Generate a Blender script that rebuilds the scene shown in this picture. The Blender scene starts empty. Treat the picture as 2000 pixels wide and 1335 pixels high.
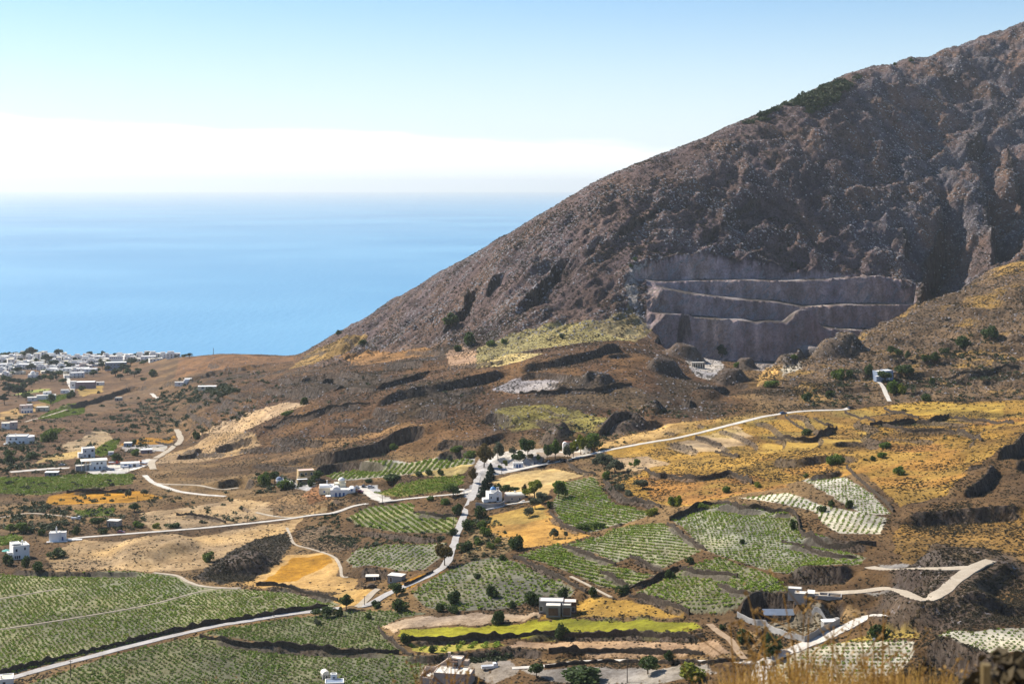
import bpy, bmesh, math, random
import numpy as np
from mathutils import Vector, Matrix

# ------------------------------------------------------------------ camera, sky, sun, exposure
SC = bpy.context.scene
COL = SC.collection
CAM_H, FOC, U0, V0 = 330.0, 2850.0, 1000.0, 365.0     # eye height (m), focal length and horizon of the 2000 px photograph
cam_d = bpy.data.cameras.new('camera')
cam = bpy.data.objects.new('camera', cam_d); COL.objects.link(cam)
cam.location = (0, 0, CAM_H); cam.rotation_euler = (math.pi/2, 0, 0)
cam_d.sensor_width = 36.0; cam_d.lens = 36.0*FOC/2000.0
cam_d.shift_y = -(667.5-V0)/2000.0
cam_d.clip_start = 0.2; cam_d.clip_end = 200000.0
cam_d.dof.use_dof = True; cam_d.dof.focus_distance = 900.0; cam_d.dof.aperture_fstop = 5.6
SC.camera = cam
SUN_AZ, SUN_EL = math.radians(-57), math.radians(42)   # azimuth from the view direction (+Y) towards +X
sun_dir = Vector((math.sin(SUN_AZ)*math.cos(SUN_EL), math.cos(SUN_AZ)*math.cos(SUN_EL), math.sin(SUN_EL)))
sun_d = bpy.data.lights.new('sun', 'SUN'); sun_d.energy = 5.0; sun_d.angle = math.radians(0.53); sun_d.color = (1.0, 0.91, 0.78)
sun = bpy.data.objects.new('sun', sun_d); COL.objects.link(sun)
sun.rotation_euler = (-sun_dir).to_track_quat('-Z', 'Y').to_euler()
world = bpy.data.worlds.new('World'); SC.world = world; world.use_nodes = True
nt = world.node_tree; nt.nodes.clear()
wo = nt.nodes.new('ShaderNodeOutputWorld'); bg = nt.nodes.new('ShaderNodeBackground')
sky = nt.nodes.new('ShaderNodeTexSky'); sky.sky_type = 'NISHITA'; sky.sun_disc = False
sky.sun_elevation = SUN_EL; sky.sun_rotation = SUN_AZ; sky.altitude = 300; sky.air_density = 1.0; sky.dust_density = 0.2; sky.ozone_density = 2.0
bg.inputs['Strength'].default_value = 0.072
def wn(t, **k):
    n = nt.nodes.new(t)
    for a, b in k.items(): setattr(n, a, b)
    return n
tc = wn('ShaderNodeTexCoord'); sep = wn('ShaderNodeSeparateXYZ'); nt.links.new(tc.outputs['Generated'], sep.inputs[0])
# pale veil of humid air: strongest at the horizon, gone by about 25 degrees, the same all the way round
veil = wn('ShaderNodeMapRange', interpolation_type='SMOOTHSTEP'); nt.links.new(sep.outputs['Z'], veil.inputs['Value'])
veil.inputs['From Min'].default_value = -0.02; veil.inputs['From Max'].default_value = 0.15; veil.inputs['To Min'].default_value = 1.0; veil.inputs['To Max'].default_value = 0.0
mixv = wn('ShaderNodeMix', data_type='RGBA'); nt.links.new(veil.outputs[0], mixv.inputs['Factor'])
tint = wn('ShaderNodeMix', data_type='RGBA', blend_type='MULTIPLY'); tint.inputs['Factor'].default_value = 1.0; tint.inputs['B'].default_value = (0.80, 0.97, 1.12, 1); nt.links.new(sky.outputs[0], tint.inputs['A'])
nt.links.new(tint.outputs['Result'], mixv.inputs['A']); mixv.inputs['B'].default_value = (7.5, 8.3, 8.9, 1)
# low bank of cloud lying round the horizon, its top rising and falling slowly with the compass bearing
az = wn('ShaderNodeMath', operation='ARCTAN2'); nt.links.new(sep.outputs['X'], az.inputs[0]); nt.links.new(sep.outputs['Y'], az.inputs[1])
az2 = wn('ShaderNodeMath', operation='MULTIPLY_ADD'); nt.links.new(az.outputs[0], az2.inputs[0]); az2.inputs[1].default_value = 2.0; az2.inputs[2].default_value = math.pi
sn = wn('ShaderNodeMath', operation='SINE'); nt.links.new(az2.outputs[0], sn.inputs[0])
mp = wn('ShaderNodeMapping'); nt.links.new(tc.outputs['Generated'], mp.inputs[0]); mp.inputs['Scale'].default_value = (6, 6, 30)
cn = wn('ShaderNodeTexNoise'); nt.links.new(mp.outputs[0], cn.inputs['Vector']); cn.inputs['Scale'].default_value = 1.5; cn.inputs['Detail'].default_value = 5; cn.inputs['Roughness'].default_value = 0.5
e1 = wn('ShaderNodeMath', operation='MULTIPLY_ADD'); nt.links.new(sn.outputs[0], e1.inputs[0]); e1.inputs[1].default_value = 0.026; e1.inputs[2].default_value = 0.022
e2 = wn('ShaderNodeMath', operation='MULTIPLY_ADD'); nt.links.new(cn.outputs['Fac'], e2.inputs[0]); e2.inputs[1].default_value = 0.022; nt.links.new(e1.outputs[0], e2.inputs[2])
e3 = wn('ShaderNodeMath', operation='SUBTRACT'); nt.links.new(e2.outputs[0], e3.inputs[0]); nt.links.new(sep.outputs['Z'], e3.inputs[1])
cl = wn('ShaderNodeMapRange', interpolation_type='SMOOTHSTEP'); nt.links.new(e3.outputs[0], cl.inputs['Value'])
cl.inputs['From Min'].default_value = 0.0; cl.inputs['From Max'].default_value = 0.006; cl.inputs['To Max'].default_value = 0.75
mixc = wn('ShaderNodeMix', data_type='RGBA'); nt.links.new(cl.outputs[0], mixc.inputs['Factor'])
nt.links.new(mixv.outputs['Result'], mixc.inputs['A']); mixc.inputs['B'].default_value = (10.5, 10.5, 10.6, 1)
nt.links.new(mixc.outputs['Result'], bg.inputs['Color']); nt.links.new(bg.outputs[0], wo.inputs['Surface'])
SC.view_settings.view_transform = 'Standard'; SC.view_settings.look = 'None'; SC.view_settings.gamma = 1.0
SC.view_settings.exposure = 0.8; SC.view_settings.use_curve_mapping = False
SC.render.engine = 'CYCLES'
SC.cycles.max_bounces = 6; SC.cycles.diffuse_bounces = 2; SC.cycles.glossy_bounces = 2; SC.cycles.transparent_max_bounces = 8
SC.cycles.volume_bounces = 0; SC.cycles.use_denoising = True
random.seed(7); RNG = np.random.default_rng(7)

# ------------------------------------------------------------------ helpers: object properties, materials
def tag(o, label=None, cat=None, group=None, kind=None):
    if label: o['label'] = label
    if cat: o['category'] = cat
    if group: o['group'] = group
    if kind: o['kind'] = kind
    return o
def link(name, me, parent=None, mats=()):
    o = bpy.data.objects.new(name, me); COL.objects.link(o)
    for m in mats: me.materials.append(m)
    if parent: o.parent = parent
    return o
def empty(name, loc, rz=0.0):
    o = bpy.data.objects.new(name, None); COL.objects.link(o); o.location = loc; o.rotation_euler = (0, 0, rz); o.empty_display_size = 0.5
    return o
def mesh_np(name, verts, faces, smooth=False):
    """verts (n,3); faces: (m,3) or (m,4) array"""
    me = bpy.data.meshes.new(name); verts = np.asarray(verts, np.float32); faces = np.asarray(faces, np.int32)
    k = faces.shape[1]
    me.vertices.add(len(verts)); me.vertices.foreach_set('co', verts.ravel())
    me.loops.add(faces.size); me.loops.foreach_set('vertex_index', faces.ravel())
    me.polygons.add(len(faces)); me.polygons.foreach_set('loop_start', np.arange(0, faces.size, k, dtype=np.int32))
    me.polygons.foreach_set('use_smooth', np.full(len(faces), smooth))
    me.update(calc_edges=True); return me
def set_col(me, name, rgb):
    a = me.color_attributes.new(name, 'FLOAT_COLOR', 'POINT'); d = np.ones((len(rgb), 4), np.float32); d[:, :rgb.shape[1]] = rgb
    a.data.foreach_set('color', d.ravel())
class NT:
    def __init__(s, name):
        s.m = bpy.data.materials.new(name); s.m.use_nodes = True; s.t = s.m.node_tree; s.t.nodes.clear()
        s.out = s.n('ShaderNodeOutputMaterial'); s.b = s.n('ShaderNodeBsdfPrincipled'); s.l(s.b.outputs[0], s.out.inputs['Surface'])
    def n(s, t, **k):
        x = s.t.nodes.new(t)
        for a, b in k.items(): setattr(x, a, b)
        return x
    def l(s, a, b): s.t.links.new(a, b)
    def val(s, sock, v):
        if hasattr(v, 'links'): s.l(v, sock)
        else: sock.default_value = v
    def noise(s, vec, scale, detail=3, rough=0.5, dist=0.0, out='Fac'):
        x = s.n('ShaderNodeTexNoise'); s.l(vec, x.inputs['Vector']); x.inputs['Scale'].default_value = scale; x.inputs['Detail'].default_value = detail
        x.inputs['Roughness'].default_value = rough; x.inputs['Distortion'].default_value = dist; return x.outputs[out]
    def rng(s, v, a, b, c=0.0, d=1.0, smooth=True):
        x = s.n('ShaderNodeMapRange', interpolation_type='SMOOTHSTEP' if smooth else 'LINEAR'); s.val(x.inputs['Value'], v)
        for k, q in (('From Min', a), ('From Max', b), ('To Min', c), ('To Max', d)): s.val(x.inputs[k], q)
        return x.outputs[0]
    def math(s, op, a, b=0.0, c=0.0):
        x = s.n('ShaderNodeMath', operation=op)
        for i, q in enumerate((a, b, c)): s.val(x.inputs[i], q)
        return x.outputs[0]
    def mix(s, f, a, b, mode='MIX'):
        x = s.n('ShaderNodeMix', data_type='RGBA', blend_type=mode); s.val(x.inputs['Factor'], f)
        for k, q in (('A', a), ('B', b)): s.val(x.inputs[k], tuple(q)+(1,) if isinstance(q, (tuple, list)) and len(q) == 3 else q)
        return x.outputs['Result']
    def geo(s): return s.n('ShaderNodeNewGeometry')
    def bump(s, h, strength, dist):
        x = s.n('ShaderNodeBump'); s.l(h, x.inputs['Height']); x.inputs['Strength'].default_value = strength; x.inputs['Distance'].default_value = dist
        s.l(x.outputs[0], s.b.inputs['Normal'])
    def rough(s, r, spec=0.3):
        s.val(s.b.inputs['Roughness'], r); s.b.inputs['Specular IOR Level'].default_value = spec
def simple_mat(name, rgb, rough=0.85, var=0.15, scale=0.6, spec=0.25, bump=0.0, metal=0.0):
    k = NT(name); g = k.geo(); n1 = k.noise(g.outputs['Position'], scale, 4); n2 = k.noise(g.outputs['Position'], scale*7, 3)
    f = k.math('ADD', k.math('MULTIPLY', n1, 0.6), k.math('MULTIPLY', n2, 0.4))
    lo = tuple(c*(1-var) for c in rgb); hi = tuple(min(1, c*(1+var)) for c in rgb)
    k.l(k.mix(k.rng(f, 0.3, 0.7), lo, hi), k.b.inputs['Base Color']); k.rough(rough, spec); k.b.inputs['Metallic'].default_value = metal
    if bump: k.bump(n2, 0.6, bump)
    return k.m

# ------------------------------------------------------------------ the lie of the land: heights on a grid that widens with distance
DU = 2.6
US = np.arange(-340.0, 2340.0, DU); NC = len(US); SS = (US-U0)/FOC
ys = [300.0]
while ys[-1] < 3300:
    y = ys[-1]; ys.append(y + (4.0 if y < 390 else y*0.0018 if y < 1450 else y*0.003 if y < 2150 else y*0.006))
YS = np.array(ys); NR = len(YS)
XX = SS[None, :]*YS[:, None]; YY = np.repeat(YS[:, None], NC, 1)
def interp_u(knots, vals, u, smooth=60.0):
    fine = np.arange(-700.0, 2700.0, 10.0); f = np.interp(fine, knots, vals)
    if smooth > 0:
        k = np.exp(-0.5*(np.arange(-30, 31)*10/smooth)**2); k /= k.sum(); f = np.convolve(np.pad(f, 30, 'edge'), k, 'valid')
    return np.interp(u, fine, f)
KU = [-340, 0, 200, 400, 600, 800, 1000, 1200, 1400, 1600, 1800, 2000, 2340]
def guide(y, v, ku=KU, kv=KU, sm=50.0, smv=50.0):
    yy = interp_u(ku, y, US, sm); vv = interp_u(kv, v, US, smv); return yy, CAM_H-(vv-V0)*yy/FOC
SIL_U = [-340, 0, 200, 330, 380, 430, 480, 520, 560, 585, 640, 700, 760, 860, 930, 1000, 1100, 1160, 1250, 1340, 1400, 1480, 1560, 1640, 1700, 1760, 1800, 1850, 1900, 1950, 2000, 2200, 2340]
SIL_V = [694, 694, 694, 697, 696, 690, 691, 693, 694, 693, 660, 630, 594, 535, 495, 455, 395, 360, 318, 285, 260, 225, 190, 155, 138, 128, 120, 105, 88, 72, 52, -20, -60]
G = [(np.full(NC, 300.0), np.full(NC, 192.0)),
     guide([512, 512, 510, 506, 502, 500, 498, 485, 460, 440, 415, 400, 390], [1335]*13),
     guide([690, 685, 680, 678, 675, 640, 650, 650, 640, 600, 560, 545, 520], [1118, 1118, 1118, 1115, 1118, 1120, 1080, 1045, 1005, 1030, 1050, 1050, 1050]),
     guide([1010, 1000, 990, 960, 930, 860, 840, 830, 820, 765, 740, 700, 680], [920, 920, 922, 928, 920, 930, 915, 900, 882, 880, 880, 880, 880]),
     guide([1380, 1350, 1330, 1060, 980, 930, 900, 900, 930, 940, 925, 905, 880], [830, 830, 830, 888, 890, 885, 862, 835, 800, 786, 788, 782, 780]),
     guide([1900, 1850, 1850, 1170, 1080, 1080, 1100, 1120, 1095, 1080, 1250, 1300, 1350], [760, 760, 757, 832, 785, 745, 700, 665, 742, 700, 590, 495, 400]),
     guide([2600, 2600, 2550, 1750, 1360, 1300, 1180, 1190, 1200, 1220, 1340, 1400, 1450], [704, 704, 705, 722, 732, 690, 681, 662, 706, 702, 645, 535, 440], sm=40),
     guide([2850, 2850, 2850, 2300, 2000, 1950, 1880, 1650, 1500, 1500, 1600, 1750, 1900, 2050, 2300], SIL_V, ku=[-340, 0, 200, 330, 400, 560, 600, 800, 1000, 1200, 1400, 1600, 1800, 2000, 2340], kv=SIL_U, sm=40, smv=9.0)]
G.append((np.where(US < 300, 3020.0, np.minimum(G[-1][0]+np.maximum(420.0, (G[-1][1]+30)*1.7), 3260.0)), np.full(NC, -25.0)))
GY = np.array([g[0] for g in G]); GZ = np.array([g[1] for g in G])
def pchip(gy, gz, yq):
    h = np.diff(gy, axis=0); d = np.diff(gz, axis=0)/h; m = np.zeros_like(gz)
    same = (d[1:]*d[:-1]) > 0; w1 = 2*h[1:]+h[:-1]; w2 = h[1:]+2*h[:-1]
    with np.errstate(divide='ignore', invalid='ignore'):
        mm = (w1+w2)/(w1/d[:-1]+w2/d[1:])
    m[1:-1] = np.where(same, mm, 0); m[0] = d[0]; m[-1] = d[-1]
    out = np.zeros((len(yq), gy.shape[1])); cols = np.arange(gy.shape[1])
    for i, y in enumerate(yq):
        k = np.clip((gy <= y).sum(0)-1, 0, gy.shape[0]-2)
        y0 = gy[k, cols]; hh = h[k, cols]; t = np.clip((y-y0)/hh, 0, 1)
        out[i] = (2*t**3-3*t**2+1)*gz[k, cols]+(t**3-2*t**2+t)*hh*m[k, cols]+(-2*t**3+3*t**2)*gz[k+1, cols]+(t**3-t**2)*hh*m[k+1, cols]
    return out
ZZ = pchip(GY, GZ, YS)
# value noise
def _hash(ix, iy, seed):
    h = (ix.astype(np.int64)*374761393 + iy.astype(np.int64)*668265263 + seed*1274126177) & 0x7fffffff
    h = ((h ^ (h >> 13))*1274126177) & 0x7fffffff
    return ((h ^ (h >> 16)) & 0xffff)/65535.0
def vnoise(x, y, scale, seed=0):
    x = x/scale+1000; y = y/scale+1000; ix = np.floor(x); iy = np.floor(y); fx = x-ix; fy = y-iy
    fx = fx*fx*fx*(fx*(fx*6-15)+10); fy = fy*fy*fy*(fy*(fy*6-15)+10)
    a = _hash(ix, iy, seed); b = _hash(ix+1, iy, seed); c = _hash(ix, iy+1, seed); d = _hash(ix+1, iy+1, seed)
    return (a+(b-a)*fx)+((c+(d-c)*fx)-(a+(b-a)*fx))*fy - 0.5
def fbm(x, y, scale, octs=4, seed=0, gain=0.5):
    s = 0; a = 1.0
    for o in range(octs): s = s+a*vnoise(x, y, scale/2**o, seed+o); a *= gain
    return s
def sstep(a, b, x):
    t = np.clip((x-a)/(b-a), 0, 1); return t*t*(3-2*t)
def cast(u, v):
    """photo pixel -> the first point of the ground it sees"""
    c = (u-US[0])/DU; c0 = int(np.clip(np.floor(c), 0, NC-2)); f = np.clip(c-c0, 0, 1)
    z = ZZ[:, c0]*(1-f)+ZZ[:, c0+1]*f; vv = V0+FOC*(CAM_H-z)/YS
    hit = np.nonzero(vv <= v)[0]
    i = hit[0] if len(hit) else NR-1
    if i == 0: y = YS[0]; zz = z[0]
    else:
        t = (vv[i-1]-v)/max(vv[i-1]-vv[i], 1e-6); t = min(max(t, 0), 1); y = YS[i-1]+(YS[i]-YS[i-1])*t; zz = z[i-1]+(z[i]-z[i-1])*t
    return np.array(((u-U0)/FOC*y, y, zz))
def castl(p): return np.array([cast(p[i], p[i+1]) for i in range(0, len(p), 2)])
def zat(x, y):
    x = np.asarray(x, float); y = np.asarray(y, float)
    r = np.interp(y, YS, np.arange(NR)); c = ((x/y)*FOC+U0-US[0])/DU
    r0 = np.clip(np.floor(r).astype(int), 0, NR-2); c0 = np.clip(np.floor(c).astype(int), 0, NC-2); fr = np.clip(r-r0, 0, 1); fc = np.clip(c-c0, 0, 1)
    return (ZZ[r0, c0]*(1-fc)+ZZ[r0, c0+1]*fc)*(1-fr)+(ZZ[r0+1, c0]*(1-fc)+ZZ[r0+1, c0+1]*fc)*fr
def window(pts, pad):
    lo = pts[:, :2].min(0)-pad; hi = pts[:, :2].max(0)+pad
    r0, r1 = np.searchsorted(YS, lo[1]), np.searchsorted(YS, hi[1])
    y0, y1 = max(lo[1], 300), max(hi[1], 301)
    sl = min(lo[0]/y0, lo[0]/y1); sr = max(hi[0]/y0, hi[0]/y1)
    c0 = int(np.clip((sl*FOC+U0-US[0])/DU, 0, NC-1)); c1 = int(np.clip((sr*FOC+U0-US[0])/DU+2, 0, NC))
    return slice(max(r0-1, 0), min(r1+1, NR)), slice(c0, c1)
def sdist(x, y, pts):
    best = np.full(x.shape, 1e9); side = np.zeros(x.shape); along = np.zeros(x.shape)
    L = np.r_[0, np.cumsum(np.hypot(*np.diff(pts[:, :2], axis=0).T))]
    for k in range(len(pts)-1):
        ax, ay = pts[k, :2]; bx, by = pts[k+1, :2]; dx, dy = bx-ax, by-ay; l2 = dx*dx+dy*dy+1e-9
        t = np.clip(((x-ax)*dx+(y-ay)*dy)/l2, 0, 1); d = np.hypot(x-ax-t*dx, y-ay-t*dy); m = d < best
        best = np.where(m, d, best); side = np.where(m, np.sign(dx*(y-ay)-dy*(x-ax)), side); along = np.where(m, L[k]+t*math.sqrt(l2), along)
    return best, side, along, L[-1]
def smooth_line(p, n=6):
    p = np.asarray(p, float)
    if len(p) < 3: return p
    q = np.vstack([2*p[0]-p[1], p, 2*p[-1]-p[-2]]); out = []
    for i in range(1, len(q)-2):
        for t in np.arange(n)/n:
            out.append(0.5*((2*q[i])+(-q[i-1]+q[i+1])*t+(2*q[i-1]-5*q[i]+4*q[i+1]-q[i+2])*t*t+(-q[i-1]+3*q[i]-3*q[i+1]+q[i+2])*t**3))
    out.append(q[-2]); return np.array(out)
STEEP = np.zeros((NR, NC), np.float32)      # how much of a cut bank or rock face each grid point is
def step(h, px, up=None, dn=None, frac=0.55, ends=0.12, rag=0.6):
    """a bank or cut: ground on the far (left-hand) side of the line stands h higher at the line, easing out behind and in front"""
    px = list(px)
    for i in range(0, len(px), 2): px[i+1] += 0.8*frac*h*FOC/cast(px[i], px[i+1])[1]      # the given line is the brink
    pts = smooth_line(castl(px)); up = up or 5*h+6; dn = dn or 3*h+4
    rs, cs = window(pts, max(up, dn)+3); x, y = XX[rs, cs], YY[rs, cs]
    x2 = x+rag*2.2*vnoise(x, y, 7, 31); y2 = y+rag*2.6*vnoise(x, y, 8, 32)+rag*4*vnoise(x, y, 22, 33)
    d, s, a, L = sdist(x2, y2, pts); sd = d*np.where(s >= 0, 1, -1)
    e = sstep(0, ends*L+3, a)*sstep(0, ends*L+3, L-a)*(0.85+0.4*vnoise(x, y, 25, 34))
    prof = np.where(sd >= 0, frac*np.clip(1-sd/up, 0, 1)**1.6, -(1-frac)*np.clip(1+sd/dn, 0, 1)**1.6)
    fw = 0.8; ramp = np.clip(sd/fw, -1, 1)          # the face itself is about two metres deep on plan
    prof = np.where(np.abs(sd) < fw, frac*(ramp+1)/2-(1-frac)*(1-ramp)/2, prof)
    ZZ[rs, cs] += h*e*prof
    STEEP[rs, cs] = np.maximum(STEEP[rs, cs], e*min(1.0, 0.3+h/4)*np.exp(-(np.maximum(np.abs(sd)-0.9, 0)/(0.35+0.12*h))**2))
MOUNDS = []
def mound(u, v, rx, ry, h, flat=0.35):
    c = cast(u, v); pts = np.array([c]); rs, cs = window(pts, max(rx, ry)*1.5); x, y = XX[rs, cs]-c[0], YY[rs, cs]-c[1]
    r = np.hypot(x/rx, y/ry)*(1+0.5*vnoise(XX[rs, cs], YY[rs, cs], rx*0.7, 41))
    ZZ[rs, cs] += h*(1-sstep(flat, 1.0, r)); MOUNDS.append((rs, cs, 1-sstep(.8, 1.05, r), h))
    STEEP[rs, cs] = np.maximum(STEEP[rs, cs], np.clip(h/rx, 0, 1)*np.exp(-((r-0.75)/0.25)**2)*0.7)
def groove(px, depth, width):
    pts = smooth_line(castl(px)); rs, cs = window(pts, width*2); d, s, a, L = sdist(XX[rs, cs]+width*0.5*vnoise(XX[rs, cs], YY[rs, cs], 30, 51), YY[rs, cs], pts)
    e = sstep(0, 0.2*L+1, a)*sstep(0, 0.2*L+1, L-a); ZZ[rs, cs] -= depth*e*np.exp(-(d/width)**2)
# ------------------------------------------------------------------ large forms: mountain relief, quarry, gullies, knolls, banks
G6Y = G[6][0]; MASK_M = sstep(0, 90, YY-G6Y[None, :])*sstep(560, 700, US)[None, :]            # the mountain proper
UU = np.repeat(US[None, :], NR, 0)
SPUR = sstep(-80, 60, YY-G[4][0][None, :]-25)*sstep(1440, 1560, UU)*(1-MASK_M)                # near slope on the right
HILL = sstep(0, 60, YY-G[3][0][None, :]-40)*sstep(330, 450, UU)*(1-sstep(1380, 1480, UU))*(1-MASK_M)   # brown terraced hill
CREST = np.clip((YY-G[7][0][None, :])/400, 0, 1)
amp = MASK_M*(1-0.75*np.exp(-((YY-G[7][0][None, :])/70)**2))
# slanted ribs run down the fall line, so stretch the noise along it
fx, fy = 0.80*XX+0.60*YY, -0.60*XX+0.80*YY
rib = fbm(fx*0.45, fy, 95, 3, 3)
rug = 1-2*np.abs(fbm(fx*0.6, fy, 42, 3, 9))
ZZ += amp*(9*rib+5.0*rug+1.6*(0.55-2*np.abs(fbm(fx*.24, fy, 26, 4, 12, .6)))+1.6*(0.5-2*np.abs(fbm(fx*.3, fy, 10, 3, 14, .6)))+5.0*fbm(fx*.7, fy, 20, 3, 15)+4.2*fbm(fx*.5, fy, 9, 3, 18, .7))
ZZ += SPUR*(5*fbm(XX, YY, 45, 3, 21)+1.2*fbm(XX, YY, 8, 2, 24)) + HILL*(1.8*fbm(XX, YY, 70, 3, 26)+0.5*fbm(XX, YY, 9, 2, 28))
ZZ += (1-MASK_M)*(1-SPUR)*(1-HILL)*(0.9*fbm(XX, YY, 60, 3, 29))*sstep(380, 560, YY)*(1-sstep(1900, 2300, YY))
# rocky crags on the right shoulder
crag = sstep(1560, 1800, UU)*MASK_M*sstep(1385, 1460, YY)*(1-sstep(1900, 2050, YY))
ZZ += crag*(7*(1-2*np.abs(fbm(fx*0.35, fy, 70, 3, 61)))+5*rug-4)

# contour terraces on the brown hill and the slopes behind it
HB = sstep(0, 50, YY-np.maximum(G[3][0][None, :]+40, G[4][0][None, :]-25))*sstep(500, 620, UU)*(1-sstep(1330, 1440, UU))*(1-sstep(-40, 60, YY-G6Y[None, :]))
LB = sstep(1050, 1200, YY)*(1-sstep(1900, 2100, YY))*sstep(60, 200, UU)*(1-sstep(560, 660, UU))*(1-HB)
PB = sstep(0, 30, YY-G[3][0][None, :]+10)*(1-sstep(-20, 10, YY-G[4][0][None, :]+20))*sstep(1240, 1330, UU)
for msk, H_, sd_ in ((LB*.7, 4.4, 175), (SPUR*.6, 6.5, 179), (PB, 2.8, 183)):
    zb = ZZ+3.2*fbm(XX, YY, 80, 2, sd_); q_ = zb/H_; fr = q_-np.floor(q_); st_ = sstep(.86, .97, fr)*.84+fr*.16
    gap_ = sstep(-.42, -.25, fbm(XX, YY, 70, 2, sd_+2)); m_ = msk*gap_; ZZ += m_*H_*(st_-fr); STEEP[:] = np.maximum(STEEP, (m_*1.0*sstep(.84, .88, fr)*(1-sstep(.97, 1.0, fr))).astype(np.float32))

# gullies of the mountain: the rib on the left of each line stands proud, its far flank is steep
for h, up, px in [
    (60, 110, [1938, 470, 1940, 420, 1930, 370, 1916, 320, 1908, 292]),
    (54, 110, [1786, 560, 1812, 510, 1838, 440, 1840, 390, 1834, 340, 1838, 310]),
    (30, 60, [1990, 420, 1992, 360, 1975, 300, 1965, 262]),
    (22, 50, [1762, 480, 1775, 440, 1778, 410]),
    (24, 50, [1880, 300, 1905, 270, 1925, 240]),
    (24, 45, [845, 640, 880, 612, 905, 580, 915, 550, 935, 520]),
    (24, 50, [1005, 590, 1040, 560, 1060, 530, 1090, 495, 1120, 470]),
    (14, 40, [945, 575, 965, 545, 985, 515]),
    (8, 30, [1160, 490, 1215, 450, 1290, 395, 1330, 370]),
    (8, 30, [1345, 480, 1400, 440, 1460, 400, 1520, 350])]:
    step(h, px, up=up, dn=up*0.7, frac=0.5, ends=0.3, rag=2.4)
for dpt, w, px in [(10, 14, [1925, 300, 1935, 370, 1945, 430, 1935, 480]), (9, 16, [1790, 560, 1820, 500, 1842, 430, 1836, 350]), (7, 14, [870, 625, 905, 585, 940, 510]), (6, 12, [1010, 590, 1060, 530, 1110, 470])]:
    groove(px, dpt, w)

# quarry: four stepped faces cut back into the slope
qT_u = [1225, 1245, 1290, 1330, 1420, 1450, 1520, 1600, 1740, 1790]; qT_v = [552, 522, 500, 493, 498, 520, 522, 528, 530, 560]
qB_v = np.interp(US, [1235, 1300, 1345, 1370, 1450, 1530, 1610, 1720, 1790], [548, 550, 549, 548, 547, 549, 547, 538, 536])
qC_v = np.interp(US, [1235, 1280, 1345, 1400, 1450, 1510, 1570, 1640, 1790], [557, 562, 574, 581, 586, 590, 600, 596, 595])
qD_v = np.interp(US, [1235, 1290, 1450, 1475, 1500, 1590, 1640, 1790], [612, 616, 627, 631, 628, 637, 645, 646])
vT = np.interp(US, qT_u, qT_v); wT = np.zeros(NC)
for j in range(NC):
    if 1200 < US[j] < 1820:
        vv = V0+FOC*(CAM_H-ZZ[:, j])/YS; k = np.nonzero((YS > G6Y[j]-10) & (vv <= vT[j]))[0]; wT[j] = YS[k[0]] if len(k) else 1400
cols = np.nonzero(wT > 0)[0]; k = np.exp(-0.5*(np.arange(-60, 61)/24)**2); k /= k.sum()
wS = np.convolve(np.pad(wT[cols], 60, 'edge'), k, 'valid'); wT[cols] = wS
QMASK = np.zeros((NR, NC), bool)
for j in cols:
    u = US[j]
    nb = 5*vnoise(np.array([u*0.45]), np.array([0.0]), 12, 71)[0]+2.0*vnoise(np.array([u*0.45]), np.array([9.0]), 4, 72)[0]
    w = [wT[j]-98+nb, wT[j]-66+0.8*nb, wT[j]-34+0.6*nb, wT[j]-5+nb*0.4]
    zz = [CAM_H-(v-V0)*y/FOC for v, y in ((qD_v[j], w[0]+7), (qC_v[j], w[1]+6), (qB_v[j], w[2]+6))]
    zf = CAM_H-(704-V0)*(w[0])/FOC
    knots = [0, w[0], w[0]+7, w[1], w[1]+6, w[2], w[2]+6, w[3], w[3]+400]
    vals = [zf, zf, zz[0], zz[0]+.3, zz[1], zz[1]+.3, zz[2], zz[2]+.3, zz[2]+1400]
    carved = np.interp(YS, knots, vals)
    # side limits on plan: the cut opens from the left edge of the pit to the gully on the right
    uL = np.interp(YS, [1140, 1220, w[1], w[3]], [1330, 1296, 1246, 1240]); uR = 1786
    side = np.clip((uL-u)/6.0, 0, 1)*70+np.clip((u-uR)/10.0, 0, 1)*70
    front = YS > np.interp(u, [1240, 1330, 1480, 1600, 1790], [1215, 1205, 1190, 1205, 1290])
    cz = carved+side; m = front & ((cz < ZZ[:, j]) | ((YS > w[0]-3) & (YS < w[2]+16) & (u > 1262) & (u < 1760) & (side < 1))); cap = 16*float(sstep(1262, 1320, u)*(1-sstep(1690, 1765, u))); ZZ[m, j] = np.minimum(cz[m], ZZ[m, j]+cap); QMASK[:, j] = m
gz0 = np.abs(np.gradient(ZZ, axis=0))/np.gradient(YS)[:, None]
STEEP[QMASK] = 0
ZZ += QMASK*(2.2*fbm(XX*2.2, YY*.6, 9, 3, 77)-1.8*np.abs(fbm(XX*1.5, YY*.4, 16, 2, 78))+1.6*fbm(XX*1.2, YY*.5+ZZ*.5, 4.5, 2, 79))*sstep(0.5, 1.2, gz0)

# terrace steps low on the mountain's shoulder (thin dark lines)
for p in ([1428, 264, 1480, 266, 1530, 262, 1590, 259], [1418, 280, 1455, 281], [1484, 297, 1530, 297], [1545, 298, 1572, 297], [1448, 305, 1478, 304], [1485, 316, 1525, 316], [1515, 232, 1555, 234]):
    step(2.6, p, rag=.5)
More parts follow.
